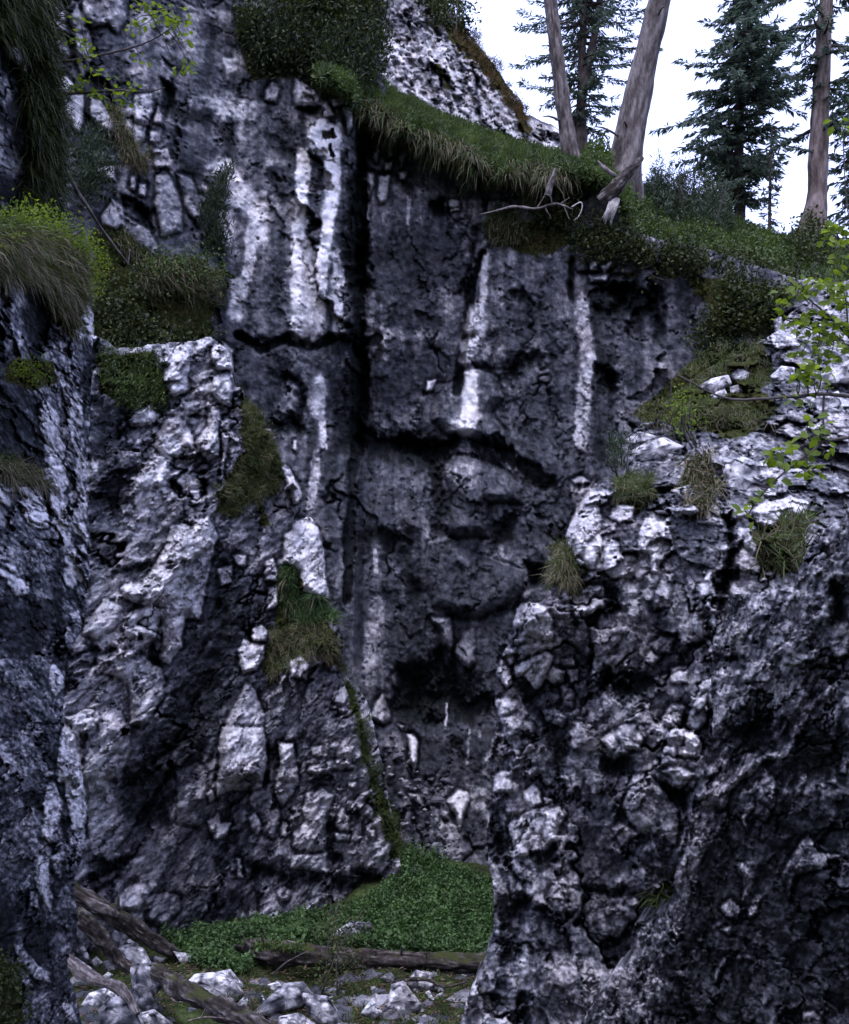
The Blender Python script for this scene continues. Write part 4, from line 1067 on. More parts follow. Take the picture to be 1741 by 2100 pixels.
def in_poly(poly, n, jag=0.0, seed=0):
    poly = np.asarray(poly, float); lo, hi = poly.min(0), poly.max(0); us, vs = [], []; got = 0
    for _ in range(60):
        u = rng.uniform(lo[0], hi[0], n * 2); v = rng.uniform(lo[1], hi[1], n * 2)
        q = poly_sd(u, v, poly) + (fbm(u / 30, v / 30, seed, 3) * jag if jag else 0)
        k = q > 0; us.append(u[k]); vs.append(v[k]); got += k.sum()
        if got >= n: break
    return np.concatenate(us)[:n], np.concatenate(vs)[:n]

def ground_uv(u, v):
    d = np.full(len(u), 14.0)
    for _ in range(14):
        p = P(u, v, d); q = P(u, v, d + .05)
        f = p[:, 2] - ground_full(p[:, 0], p[:, 1]); f2 = q[:, 2] - ground_z(q[:, 0], q[:, 1]) - (ground_full(p[:, 0], p[:, 1]) - ground_z(p[:, 0], p[:, 1]))
        d = np.clip(d - f / np.minimum((f2 - f) / .05, -.02), 4, 40)
    return P(u, v, d), d

def local_tint(u, v, sc=26, seed=0, amp=.55, j=.22):
    return np.clip(.5 + fbm(u / sc, v / sc, seed, 3) * amp * 1.6 + rng.normal(0, j, len(u)), 0, 1)

def cut_root(name, loc, mb_list):
    """an Empty with one mesh per part under it"""
    o = empty(name, loc)
    for nm, mb, mat in mb_list:
        if mb.v: mb.build(nm, mat, o)
    return o

# ---------------------------------------------------------------- meadow and ground cover: nobody could count these
def cover(name, label, mat, u, v, pts, L, kind_):
    mb = MB(); N = len(u); t = local_tint(u, v, 30, 3)
    if kind_ == 'leaf':
        hgt = rng.uniform(.01, .13, N) * (.6 + .8 * t); c = pts + np.stack([rng.normal(0, .03, N), rng.normal(0, .03, N), hgt], -1)
        broad(mb, c, rdir(N, .15), rdir(N, 2.2), rng.uniform(.5, 1.2, N) * L, rng.uniform(.5, 1.0, N) * L * .8, t)
    else:
        grass(mb, pts, rdir(N, 1.6), rng.uniform(.5, 1.2, N) * L, L * .09, t, .7)
    o = mb.build(name, mat, None, False); o['kind'] = 'stuff'; o['label'] = label
    return o
MEADOW = [(330, 1928), (420, 1915), (500, 1900), (560, 1892), (650, 1884), (720, 1866), (780, 1838), (828, 1790), (806, 1735), (840, 1742), (900, 1772), (960, 1798), (1010, 1812), (1060, 1830), (1060, 2000), (980, 1990), (820, 1955), (700, 1950), (560, 1950), (500, 1995), (430, 1995), (370, 1968)]
u, v = in_poly(MEADOW, 60000, 10); p, d = ground_uv(u, v)
cover('meadow_plants', 'lush green leafy plants covering the gully floor', M_MEADOW, u, v, p, .058, 'leaf')
u, v = in_poly([(150, 1950), (300, 1950), (450, 1985), (700, 1990), (960, 1990), (970, 2150), (150, 2150)], 12000, 0); k = fbm(u / 60, v / 40, 77, 3) > .02; u, v = u[k], v[k]; p, d = ground_uv(u, v)
cover('grass', 'short mossy grass between the boulders of the gully floor', M_GRASS, u, v, p, .12, 'grass')

u, v = in_poly([(150, 1930), (300, 1950), (450, 1985), (700, 1985), (970, 1985), (970, 2150), (150, 2150)], 7000, 0); p, d = ground_uv(u, v); mb = MB(); N = len(u)
blades(mb, p + np.stack([0 * u, 0 * u, rng.uniform(.005, .03, N)], -1), nrm(rdir(N) * [1, 1, .25]), nrm(rdir(N) * [1, 1, .3]), rng.uniform(.03, .10, N), rng.uniform(.012, .035, N), rng.uniform(0, 1, N))
o = mb.build('leaf_litter', leaf_mat('dead_leaves', (.02, .013, .008), (.13, .085, .055), .1, (1, 1, 1)), None, False); o['kind'] = 'stuff'; o['label'] = 'brown dead leaves and bark litter on the gully floor'

# moss and heath on the ledge and the hillside
N = 70000
u = rng.uniform(650, 1900, N); t = rng.uniform(.0, 1.0, N) ** .75; keep = rng.uniform(size=N) < np.where(u > 1260, 1.0, .8) * sm(-.05, .22, t + fbm(u / 40, t * 3, 31, 3) * .25)
u, t = u[keep], t[keep]; p, n = ledge_at(u, t); ti = np.clip(local_tint(u, t * 80, 40, 41, .6) * .75 + .3 * (t - .45), 0, 1)  # tint also grades lighter to the brow: top light put into the leaf colour
mb = MB(); N = len(u)
blades(mb, p + n * rng.uniform(0, .07, N)[:, None], nrm(n * .8 + rdir(N, .6)), rdir(N), rng.uniform(.05, .13, N), rng.uniform(.025, .05, N), ti)
k = rng.permutation(N)[:N // 3]; grass(mb, p[k], nrm(n[k] * .5 + rdir(len(k), .9) * .8), rng.uniform(.1, .3, len(k)), .014, np.clip(ti[k] + .15, 0, 1), 1.0)
o = mb.build('moss_cover', M_MOSS, None, False); o['kind'] = 'stuff'; o['label'] = 'moss and low heath growing along the ledge and hillside'

# ---------------------------------------------------------------- tussocks, shrubs, dwarf pines on the rock
def plant(name, label, cat, S, poly, n, kinds, size=.2, thick=.25, jag=26, group=None, seed=0, push=0.0):
    n = int(n * 1.5)
    """kinds: part name -> (share, form, material); grows out of sheet S inside an outline of the frame"""
    u, v = in_poly(poly, n, jag, seed); p, nn = surf(S, u, v) if S is not None else (ground_uv(u, v)[0], np.tile([0, 0, 1.0], (len(u), 1)))
    nn = nrm(nn + np.array([0, -.25, .55])); t = local_tint(u, v, 22, seed + 2)
    root = empty(name, p[np.argmin(p[:, 2])]); tag(root, label, cat, group)
    ids = rng.permutation(len(u)); at_ = 0
    for nm, (share, form, mat) in kinds.items():
        k = ids[at_:at_ + int(len(u) * share)]; at_ += len(k); M = len(k)
        if M < 2: continue
        mb = MB(); off = nn[k] * (rng.uniform(0, 1, M) ** 1.5 * thick + push)[:, None] + rng.normal(0, thick * .12, (M, 3))
        if form == 'grass': grass(mb, p[k] + off * .35, nrm(nn[k] * .9 + rdir(M, .5) * .8), rng.uniform(.6, 1.3, M) * size, size * .055, t[k], .9)
        elif form == 'hang': grass(mb, p[k] + off * .5, nrm(nn[k] * .9 + rdir(M, -.5) * .6), rng.uniform(.7, 1.5, M) * size, size * .05, t[k], 2.2)
        elif form == 'leaf': broad(mb, p[k] + off, rdir(M, .3), rdir(M, 1.2), rng.uniform(.6, 1.2, M) * size * .2, rng.uniform(.6, 1.1, M) * size * .13, t[k])
        elif form == 'needle': blades(mb, p[k] + off, nrm(nn[k] * .6 + rdir(M, .8)), rdir(M), rng.uniform(.6, 1.2, M) * size * .38, size * .055, t[k])
        elif form == 'stem':
            for q in k[:5]:
                mb = MB(); b = p[q]; e_ = b + nn[q] * thick * 1.1 + rng.normal(0, thick * .2, 3); tube(mb, spline([b, (b + e_) / 2 + rng.normal(0, .03, 3), e_], 6), np.linspace(.012, .004, 6), 4); mb.build('stem', mat, root)
            continue
        mb.build(nm, mat, root, False)
    return root
G = {'grass_clumps': (.55, 'grass', M_GRASS), 'dry_grass_clumps': (.3, 'hang', M_DRY), 'leaves': (.15, 'leaf', M_MOSS)}
GD = {'grass_clumps': (.4, 'grass', M_GRASS), 'dry_grass_clumps': (.6, 'hang', M_DRY)}
B_ = {'foliage': (.9, 'leaf', M_BUSH), 'stems': (.02, 'stem', M_TWIG)}
N_ = {'needles': (.95, 'needle', M_PINE), 'stems': (.03, 'stem', M_TWIG)}
MS = {'moss_clumps': (.7, 'needle', M_MOSS), 'grass_clumps': (.3, 'grass', M_GRASS)}
plant('grass_tussock', 'big bright grass tussock hanging over the near rock wall at the left edge', 'grass tussock', wall, [(-120, 470), (0, 468), (60, 478), (110, 490), (150, 530), (150, 600), (140, 680), (110, 650), (60, 590), (0, 560), (-120, 560)], 9000,
      {'grass_clumps': (.6, 'grass', M_GRASS), 'dry_grass_clumps': (.33, 'hang', M_DRY), 'blossoms': (.006, 'leaf', M_PINK)}, .16, .12, seed=1)
plant('leafy_shrub', 'yellow-green small leaved shrub on the brow beside the big grass tussock', 'shrub', wall, [(-60, 462), (60, 465), (120, 478), (165, 510), (190, 570), (196, 610), (170, 600), (120, 540), (60, 500), (-60, 490)], 2600, {'foliage': (.95, 'leaf', M_FRESH), 'stems': (.01, 'stem', M_TWIG)}, .10, .22, seed=2)
plant('leafy_shrub', 'small yellow-leaved plant in a dark notch of the near left wall', 'shrub', wall, [(0, 745), (60, 735), (90, 760), (75, 800), (20, 790)], 260, {'foliage': (.95, 'leaf', M_FRESH)}, .09, .1, seed=3)
plant('grass_tussock', 'thin dry grass on a ledge of the near left wall', 'grass tussock', wall, [(-30, 945), (60, 965), (95, 1000), (60, 990), (0, 975)], 420, GD, .12, .05, seed=4)
plant('leafy_shrub', 'low green weeds in the bottom left corner against the near wall', 'shrub', wall, [(-60, 1960), (30, 1985), (48, 2060), (40, 2140), (-60, 2150)], 900, {'foliage': (.95, 'leaf', M_BUSH)}, .14, .1, seed=5)
plant('grass_tussock', 'dark overhanging turf cushion on the cliff foot above the left buttress', 'grass tussock', cliff, [(255, 580), (300, 552), (370, 548), (430, 580), (442, 640), (400, 620), (330, 610), (270, 625)], 3200, {'grass_clumps': (.45, 'grass', M_GRASS), 'dry_grass_clumps': (.2, 'hang', M_DRY), 'leaves': (.35, 'leaf', M_MOSS)}, .26, .5, seed=6, push=.2)
plant('grass_tussock', 'narrow slanting grass strip below the bare bough on the left cliff', 'grass tussock', cliff, [(205, 465), (240, 480), (300, 525), (330, 560), (280, 545), (230, 510)], 900, G, .22, .2, seed=7)
plant('leafy_shrub', 'dark leafy undergrowth filling the hollow left of the turf cushion', 'shrub', cliff, [(190, 590), (250, 610), (330, 690), (430, 690), (440, 720), (200, 740), (190, 660)], 2600, B_, .34, .4, seed=8)
plant('grass_tussock', 'brown green turf running down the rib of the upper left cliff', 'grass tussock', cliff, [(222, 215), (245, 215), (262, 270), (290, 310), (308, 345), (285, 360), (250, 345), (243, 290)], 1300, {'moss_clumps': (.5, 'needle', M_MOSS), 'dry_grass_clumps': (.5, 'hang', M_DRY)}, .2, .25, seed=9)
plant('dwarf_pine', 'dark dwarf pine clinging to the cliff beside the pale stained panel', 'dwarf pine', cliff, [(430, 370), (455, 362), (458, 395), (440, 440), (440, 500), (450, 540), (410, 530), (400, 480), (410, 430)], 1700, N_, .36, .35, seed=10, push=.1)
plant('dwarf_pine', 'bluish dwarf pine right of the black rock pillar', 'dwarf pine', cliff, [(145, 330), (185, 320), (205, 350), (195, 380), (205, 420), (180, 455), (150, 440), (140, 380)], 1500, N_, .34, .4, seed=11, push=.3)
plant('leafy_shrub', 'mossy scrub on the shoulder of the left buttress under the undergrowth', 'shrub', butt, [(200, 720), (260, 715), (330, 740), (350, 820), (320, 860), (240, 840), (205, 790)], 1700, {'moss_clumps': (.6, 'needle', M_MOSS), 'foliage': (.4, 'leaf', M_BUSH)}, .24, .14, seed=12)
plant('grass_tussock', 'thick green and rusty turf draped over the edge of the left buttress', 'grass tussock', butt, [(500, 800), (535, 870), (565, 920), (575, 980), (545, 1015), (480, 1060), (440, 1050), (460, 990), (495, 930), (495, 850)], 4200, {'grass_clumps': (.4, 'grass', M_GRASS), 'dry_grass_clumps': (.25, 'grass', M_DRY), 'moss_clumps': (.35, 'needle', M_MOSS)}, .16, .14, seed=13)
plant('grass_tussock', 'bright green grass tuft beside the pale standing slab of the left buttress', 'grass tussock', butt, [(572, 1168), (600, 1166), (622, 1210), (668, 1250), (690, 1290), (660, 1285), (600, 1265), (570, 1230)], 2200, {'grass_clumps': (.9, 'grass', M_MEADOW), 'dry_grass_clumps': (.1, 'hang', M_DRY)}, .22, .14, seed=14)
plant('grass_tussock', 'dry brown turf on the step above the pointed pale pillar', 'grass tussock', butt, [(560, 1290), (640, 1270), (690, 1300), (705, 1370), (640, 1345), (600, 1370), (550, 1400), (545, 1360)], 2200, {'grass_clumps': (.3, 'grass', M_GRASS), 'dry_grass_clumps': (.4, 'hang', M_DRY), 'moss_clumps': (.3, 'needle', M_MOSS)}, .15, .1, seed=15)
plant('grass_tussock', 'narrow moss seam climbing the right edge of the left buttress', 'grass tussock', butt, [(705, 1375), (735, 1440), (760, 1500), (775, 1590), (815, 1680), (826, 1760), (800, 1755), (765, 1640), (742, 1555), (722, 1460)], 1800, MS, .15, .12, seed=16)
plant('leafy_shrub', 'low green creeper tongue where the scree meets the meadow', 'shrub', None, [(800, 1690), (830, 1720), (880, 1760), (930, 1795), (900, 1800), (830, 1790), (800, 1750)], 900, {'foliage': (.95, 'leaf', M_MEADOW)}, .34, .3, seed=17)
plant('grass_tussock', 'pale seeding grass slope on top of the right outcrop behind the bare twig', 'grass tussock', outc, [(1400, 765), (1470, 705), (1560, 700), (1590, 760), (1560, 800), (1500, 780), (1440, 800)], 1000, G, .12, .1, seed=18)
plant('grass_tussock', 'brown turf ledge below the bare twig on the right outcrop', 'grass tussock', outc, [(1300, 850), (1350, 820), (1430, 830), (1560, 840), (1590, 860), (1540, 890), (1440, 880), (1330, 880)], 1300, {'grass_clumps': (.35, 'grass', M_GRASS), 'dry_grass_clumps': (.4, 'hang', M_DRY), 'foliage': (.25, 'leaf', M_BUSH)}, .12, .12, seed=19)
plant('grass_tussock', 'round dry grass tuft perched on the left top of the right outcrop', 'grass tussock', outc, [(1262, 985), (1300, 972), (1335, 985), (1340, 1020), (1300, 1040), (1268, 1025)], 1100, G, .13, .1, seed=20)
plant('dwarf_pine', 'tiny upright pine seedling beside the round dry tuft', 'dwarf pine', outc, [(1258, 935), (1280, 930), (1285, 960), (1272, 985), (1258, 980)], 420, N_, .2, .2, seed=21, push=.1)
plant('leafy_shrub', 'sapling with fresh pale green leaves above the notch of the right outcrop', 'shrub', outc, [(1375, 890), (1400, 880), (1420, 878), (1440, 895), (1432, 920), (1390, 915)], 150, {'foliage': (.95, 'leaf', M_FRESH), 'stems': (.05, 'stem', M_TWIG)}, .2, .35, seed=22, push=.15)
plant('grass_tussock', 'yellowish grass tuft on the left flank of the right outcrop', 'grass tussock', outc, [(1142, 1135), (1170, 1128), (1175, 1180), (1160, 1215), (1142, 1210)], 700, {'grass_clumps': (.5, 'grass', M_GRASS), 'dry_grass_clumps': (.5, 'hang', M_DRY)}, .16, .12, seed=23, push=.05)
plant('grass_tussock', 'wispy long grass tuft at the foot of the near right rib crest', 'grass tussock', outc, [(1550, 1120), (1590, 1085), (1650, 1060), (1660, 1120), (1630, 1180), (1570, 1165)], 700, {'grass_clumps': (.6, 'grass', M_GRASS), 'dry_grass_clumps': (.4, 'grass', M_DRY)}, .2, .1, seed=24)
plant('grass_tussock', 'small green grass blades poking from the dark crack under the outcrop', 'grass tussock', outc, [(1345, 1830), (1385, 1825), (1385, 1850), (1350, 1850)], 130, {'grass_clumps': (1, 'grass', M_GRASS)}, .22, .1, seed=25, push=.1)
plant('leafy_shrub', 'shaded brown scrub in the notch between outcrop and pale boulder', 'shrub', outc, [(1395, 950), (1450, 930), (1475, 1010), (1440, 1060), (1400, 1015)], 900, {'foliage': (.5, 'leaf', M_BUSH), 'dry_grass_clumps': (.5, 'hang', M_DRY)}, .2, .12, seed=26)
plant('leafy_shrub', 'dark bushes under the right end of the ledge', 'shrub', cliff, [(1480, 590), (1600, 600), (1640, 620), (1560, 700), (1500, 710), (1440, 740), (1420, 720), (1470, 660)], 3000, B_, .4, .45, seed=27)
# the bushy top of the main cliff
plant('dwarf_pine', 'large dark dwarf pine thicket on the top left of the main cliff', 'dwarf pine', cliff, [(480, 60), (520, 35), (580, 45), (640, 80), (660, 150), (600, 165), (530, 160), (495, 110)], 5200, {'needles': (.5, 'needle', M_PINE), 'foliage': (.45, 'leaf', M_BUSH), 'stems': (.01, 'stem', M_TWIG)}, .42, .7, seed=28)
plant('leafy_shrub', 'yellowish bush at the top edge beside the upper crag', 'shrub', cliff, [(600, -120), (640, -20), (700, -30), (760, -120), (765, 60), (700, 90), (640, 60), (560, 10), (520, -100)], 5200, {'foliage': (.95, 'leaf', M_BUSH), 'stems': (.01, 'stem', M_TWIG)}, .46, .6, seed=29)
plant('dwarf_pine', 'dark hanging scrub above the fractured white blocks of the main cliff', 'dwarf pine', cliff, [(640, 90), (700, 80), (768, 60), (768, 140), (745, 210), (700, 195), (680, 180), (640, 165), (600, 165)], 4600, {'needles': (.6, 'needle', M_PINE), 'foliage': (.4, 'leaf', M_BUSH)}, .42, .6, seed=30)
plant('leafy_shrub', 'hazy bush on the skyline of the upper crag', 'shrub', crag, [(860, -100), (905, -60), (930, 20), (960, 80), (900, 60), (870, 20)], 2600, {'foliage': (.95, 'leaf', M_BUSH)}, .5, .6, seed=31)
plant('grass_tussock', 'brown heath band along the skyline edge of the upper crag', 'grass tussock', crag, [(925, 30), (972, 80), (1001, 112), (1044, 178), (1070, 207), (1080, 240), (1100, 262), (1065, 255), (1040, 210), (990, 140), (940, 90)], 2600, {'dry_grass_clumps': (.5, 'grass', M_RUST), 'foliage': (.5, 'leaf', M_BUSH)}, .2, .16, seed=32)

def on_ledge(name, label, cat, u0, u1, t0, t1, n, kinds, size, thick, seed, dome=1.0):
    n = int(n * 1.5)
    u = rng.uniform(u0, u1, n); t = rng.uniform(t0, t1, n); uc, tc, = (u0 + u1) / 2, (t0 + t1) / 2
    r = np.sqrt(((u - uc) / (u1 - u0) * 2) ** 2 + ((t - tc) / (t1 - t0) * 2) ** 2); k = r < 1 + fbm(u / 14, t * 9, seed, 3) * .5; u, t, r = u[k], t[k], r[k]
    p, nn = ledge_at(u, t); nn = nrm(nn + np.array([0, -.1, 1.0])); ti = np.clip(local_tint(u, t * 60, 18, seed + 2) * .8 + .1, 0, 1); N = len(u)
    root = empty(name, p[np.argmin(p[:, 2])]); tag(root, label, cat); ids = rng.permutation(N); a = 0
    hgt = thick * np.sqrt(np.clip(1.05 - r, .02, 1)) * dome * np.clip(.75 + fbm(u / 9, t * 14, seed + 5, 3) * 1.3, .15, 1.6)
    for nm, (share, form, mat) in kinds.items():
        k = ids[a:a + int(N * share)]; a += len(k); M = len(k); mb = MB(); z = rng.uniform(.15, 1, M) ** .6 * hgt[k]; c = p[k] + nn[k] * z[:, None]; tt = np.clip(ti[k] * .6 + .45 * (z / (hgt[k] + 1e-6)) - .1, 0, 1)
        if form == 'leaf': broad(mb, c, rdir(M, .4), rdir(M, 1), rng.uniform(.6, 1.2, M) * size * .24, rng.uniform(.6, 1.1, M) * size * .16, tt)
        elif form == 'needle': blades(mb, c, rdir(M, .7), rdir(M), rng.uniform(.6, 1.3, M) * size * .4, size * .06, tt)
        elif form == 'hang': grass(mb, p[k] + nn[k] * .03, nrm(nn[k] * .4 + np.array([0, -.7, 0]) + rdir(M, -.4) * .5), rng.uniform(.5, 1.4, M) * size, size * .045, tt, 2.4)
        elif form == 'grass': grass(mb, p[k], nrm(nn[k] + rdir(M, .3) * .6), rng.uniform(.6, 1.2, M) * size, size * .06, tt, .8)
        else:
            for q in k[:5]: mb = MB(); tube(mb, spline([p[q], p[q] + nn[q] * thick * .5 + rng.normal(0, .05, 3), p[q] + nn[q] * thick * .9 + rng.normal(0, .15, 3)], 6), np.linspace(.02, .006, 6), 4); mb.build('stem', mat, root)
            continue
        mb.build(nm, mat, root, False)
M_MB = {'foliage': (.97, 'leaf', M_MOSS), 'stems': (.02, 'stem', M_TWIG)}
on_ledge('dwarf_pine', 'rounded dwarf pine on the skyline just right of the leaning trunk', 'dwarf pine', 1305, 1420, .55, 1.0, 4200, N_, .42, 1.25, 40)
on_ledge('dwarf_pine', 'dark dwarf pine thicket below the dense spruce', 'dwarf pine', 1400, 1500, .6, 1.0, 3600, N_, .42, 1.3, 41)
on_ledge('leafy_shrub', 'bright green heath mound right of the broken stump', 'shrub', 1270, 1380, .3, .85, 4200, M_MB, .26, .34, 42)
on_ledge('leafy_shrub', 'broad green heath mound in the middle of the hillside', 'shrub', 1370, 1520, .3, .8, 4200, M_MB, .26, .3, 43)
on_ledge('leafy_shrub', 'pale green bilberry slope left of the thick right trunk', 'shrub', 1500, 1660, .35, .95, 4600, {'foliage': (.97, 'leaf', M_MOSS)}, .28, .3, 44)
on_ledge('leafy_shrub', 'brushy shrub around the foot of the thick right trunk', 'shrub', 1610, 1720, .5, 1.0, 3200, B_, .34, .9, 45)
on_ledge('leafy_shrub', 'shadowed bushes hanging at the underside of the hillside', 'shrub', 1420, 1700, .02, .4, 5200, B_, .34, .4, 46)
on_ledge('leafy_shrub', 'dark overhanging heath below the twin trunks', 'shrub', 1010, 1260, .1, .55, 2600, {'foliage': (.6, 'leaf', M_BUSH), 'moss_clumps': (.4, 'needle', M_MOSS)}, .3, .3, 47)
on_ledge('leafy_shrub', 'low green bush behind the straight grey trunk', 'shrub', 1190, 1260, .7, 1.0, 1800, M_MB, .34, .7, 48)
on_ledge('grass_tussock', 'bright grassy brow at the left end of the ledge', 'grass tussock', 735, 900, .6, 1.0, 2200, {'grass_clumps': (.7, 'grass', M_GRASS), 'moss_clumps': (.3, 'needle', M_MOSS)}, .24, .1, 49)
on_ledge('grass_tussock', 'rounded moss cushion under the ledge beside the black chimney', 'grass tussock', 770, 930, .02, .45, 3600, MS, .2, .25, 50)
on_ledge('grass_tussock', 'green grass mat on the middle of the ledge below the upper crag', 'grass tussock', 900, 1090, .6, 1.0, 2000, {'grass_clumps': (.5, 'grass', M_GRASS), 'moss_clumps': (.5, 'needle', M_MOSS)}, .24, .12, 51)
for (a_, b_, lb, sd_) in ((860, 1000, 'ragged sod with drooping dead grass under the middle of the ledge', 61), (1030, 1180, 'ragged sod with drooping dead grass right below the straight grey trunk', 62), (745, 850, 'ragged sod with drooping dead grass beside the top of the black chimney', 63)):
    on_ledge('turf_sod', lb, 'turf', a_, b_, .0, .5, 2200, {'dry_grass_clumps': (.55, 'hang', M_DRY), 'grass_clumps': (.45, 'hang', M_GRASS)}, .42, .1, sd_)
plant('moss_curtain', 'dark shaggy moss hanging over the black rock pillar in the upper left corner', 'moss', pillar, [(-40, -60), (100, -60), (95, 60), (104, 160), (120, 260), (120, 380), (100, 460), (20, 460), (50, 300), (40, 180), (60, 100), (-40, 60)], 5200, {'moss_clumps': (.5, 'needle', M_PINE), 'dry_grass_clumps': (.5, 'hang', M_BUSH)}, .2, .12, seed=64)
plant('grass_tussock', 'small round grass cap above the pale streak under the ledge', 'grass tussock', cliff, [(1000, 470), (1030, 445), (1065, 450), (1080, 480), (1060, 510), (1010, 500)], 1300, G, .3, .35, seed=52, push=.15)
plant('leafy_shrub', 'rusty and green scrub under the dead roots of the stump', 'shrub', cliff, [(1085, 400), (1105, 398), (1150, 440), (1190, 460), (1185, 490), (1120, 490), (1090, 450)], 1300, {'foliage': (.7, 'leaf', M_BUSH), 'rusty_foliage': (.12, 'leaf', M_RUST), 'moss_clumps': (.15, 'needle', M_MOSS)}, .34, .5, seed=53, push=.2)
plant('leafy_shrub', 'dark green scrub under the hillside right of the dead stump', 'shrub', cliff, [(1170, 500), (1260, 470), (1340, 510), (1460, 545), (1440, 580), (1300, 560), (1190, 545)], 3000, B_, .38, .45, seed=54, push=.1)
plant('leafy_shrub', 'little shrub with rusty leaves in front of the mossy log', 'shrub', None, [(655, 1985), (690, 1970), (730, 1985), (735, 2040), (700, 2060), (650, 2050)], 900, {'foliage': (.82, 'leaf', M_BUSH), 'rusty_foliage': (.12, 'leaf', M_RUST), 'stems': (.05, 'stem', M_TWIG)}, .22, .75, seed=55)
# ---------------------------------------------------------------- trees
def px_spline(pts, n): return spline(np.array([list(p) for p in pts], float), n)

def tree(name, label, trunk_px, depth, tm, crown=None, nb=0, needle=(.24, .06), seed=0, droop=.45, per=26, mat=None, cat='tree', knots=0, limb_r=.03, group=None):
    """trunk_px: (u, v, width) from the ground up; crown: (v, reach to the left, reach to the right) in the frame"""
    r_ = np.random.default_rng(seed)
    K = 120; c = px_spline(trunk_px, K); pts = P(c[:, 0], c[:, 1], np.full(K, depth)); rad = c[:, 2] / 2 / FPX * depth
    root = empty(name, pts[0]); tag(root, label, cat, group)
    mb = MB(); fl = 1 + .5 * np.exp(-np.linspace(0, 8, K) * 1.6); tube(mb, pts, rad * fl, 28, .13, seed)
    for k in range(knots):
        i = r_.integers(18, 102); a = r_.uniform(0, 6.28); dirn = np.array([math.cos(a), math.sin(a) * .6 - .3, .25]); L = r_.uniform(.15, .6)
        tube(mb, spline([pts[i], pts[i] + dirn * (rad[i] + L * .5), pts[i] + dirn * (rad[i] + L) + [0, 0, -.1]], 6), np.linspace(.035, .008, 6), 5)
    mb.build('trunk', tm, root)
    if crown and nb:
        cv = np.array(crown, float); o_ = np.argsort(cv[:, 0]); cv = cv[o_]; lm, nm = MB(), MB()
        A, D_, W, LL, TT = [], [], [], [], []
        for b in range(nb):
            v = r_.uniform(cv[0, 0], cv[-1, 0]); ph = r_.uniform(0, 2 * math.pi); cs, sn = math.cos(ph), math.sin(ph)
            reach = np.interp(v, cv[:, 0], cv[:, 1 if cs < 0 else 2]) / FPX * depth
            L = reach * r_.uniform(.5, 1.3) * (1 + .35 * math.sin(v * .09 + ph * 2 + seed))
            if L < .15: continue
            i = int(np.argmin(abs(c[:, 1] - v))); s0 = pts[i]
            q = np.linspace(0, 1, 7); dr = droop * r_.uniform(.5, 1.4)
            br = s0 + np.stack([cs * L * q, sn * L * q, -dr * L * q ** 1.4 + .25 * L * q ** 3], -1) + r_.normal(0, .03, (7, 3)) * q[:, None]
            tube(lm, br, np.linspace(limb_r, .006, 7), 4, cap=False)
            m = max(5, int(per * L)); f = r_.uniform(.15, 1, m) ** .8; idx = np.clip((f * 6).astype(int), 0, 5); fr = (f * 6 - idx)[:, None]
            base = br[idx] * (1 - fr) + br[idx + 1] * fr; dirb = nrm(br[idx + 1] - br[idx])
            sd = nrm(np.cross(dirb, [0, 0, 1.0])) * r_.choice([-1, 1], m)[:, None]
            dd = nrm(dirb * .6 + sd * r_.uniform(.2, 1.1, m)[:, None] + np.stack([np.zeros(m), np.zeros(m), -r_.uniform(0, .7, m)], -1) + r_.normal(0, .15, (m, 3)))
            A.append(base + sd * r_.uniform(0, .05, m)[:, None]); D_.append(dd); W.append(nrm(np.cross(dd, r_.normal(size=(m, 3)))))
            LL.append(r_.uniform(.6, 1.3, m) * needle[0]); TT.append(np.clip(r_.normal(.45, .25, m) + r_.normal(0, .15), 0, 1))
        lm.build('limbs', M_BARK_DARK, root)
        N = sum(map(len, LL)); blades(nm, np.concatenate(A), np.concatenate(D_), np.concatenate(W), np.concatenate(LL), r_.uniform(.7, 1.3, N) * needle[1], np.concatenate(TT))
        nm.build('crown', mat or M_NEEDLE, root, False)
    return root
tree('pine_tree', 'straight slim grey trunk at the left end of the tree row on the ledge', [(1184, 385, 38), (1177, 340, 36), (1166, 290, 32), (1156, 220, 29), (1147, 150, 28), (1136, 60, 27), (1127, -20, 26), (1112, -200, 24)], 23.6, M_BARK_GREY, seed=201, knots=3)
tree('pine_tree', 'thick grey trunk leaning right above the broken stump', [(1258, 440, 92), (1272, 375, 80), (1283, 330, 66), (1296, 260, 56), (1315, 160, 50), (1336, 70, 47), (1354, -10, 44), (1395, -200, 38)], 23.2, M_BARK_GREY, seed=202, knots=5)
t3 = tree('spruce_tree', 'thin fork-stemmed spruce with sparse crown between the two grey trunks', [(1185, 330, 30), (1190, 255, 26), (1191, 210, 16), (1194, 100, 14), (1197, 0, 13), (1200, -200, 10)], 28.5, M_BARK_DARK,
     [(-160, 110, 110), (-40, 110, 120), (40, 105, 130), (120, 95, 115), (190, 90, 105), (235, 60, 70), (262, 45, 45)], 170, (.15, .035), 203, .35, 80)
mb = MB(); c = px_spline([(1191, 225, 17), (1203, 150, 16), (1216, 90, 15), (1230, 0, 14), (1250, -200, 10)], 24); tube(mb, P(c[:, 0], c[:, 1], np.full(24, 28.4)), c[:, 2] / 2 / FPX * 28.4, 10, .1, 5); mb.build('stem', M_BARK_DARK, t3)
tree('spruce_tree', 'dense dark spruce standing alone against the bright sky', [(1518, 500, 22), (1517, 420, 20), (1515, 300, 18), (1520, 150, 15), (1535, 0, 12), (1545, -180, 6)], 28.0, M_BARK_DARK,
     [(-170, 26, 26), (-60, 34, 34), (0, 40, 40), (40, 55, 55), (75, 78, 80), (110, 95, 95), (150, 105, 108), (190, 108, 98), (240, 106, 78), (290, 100, 66), (340, 96, 52), (390, 80, 40), (425, 50, 30)], 420, (.18, .045), 204, .5, 85)
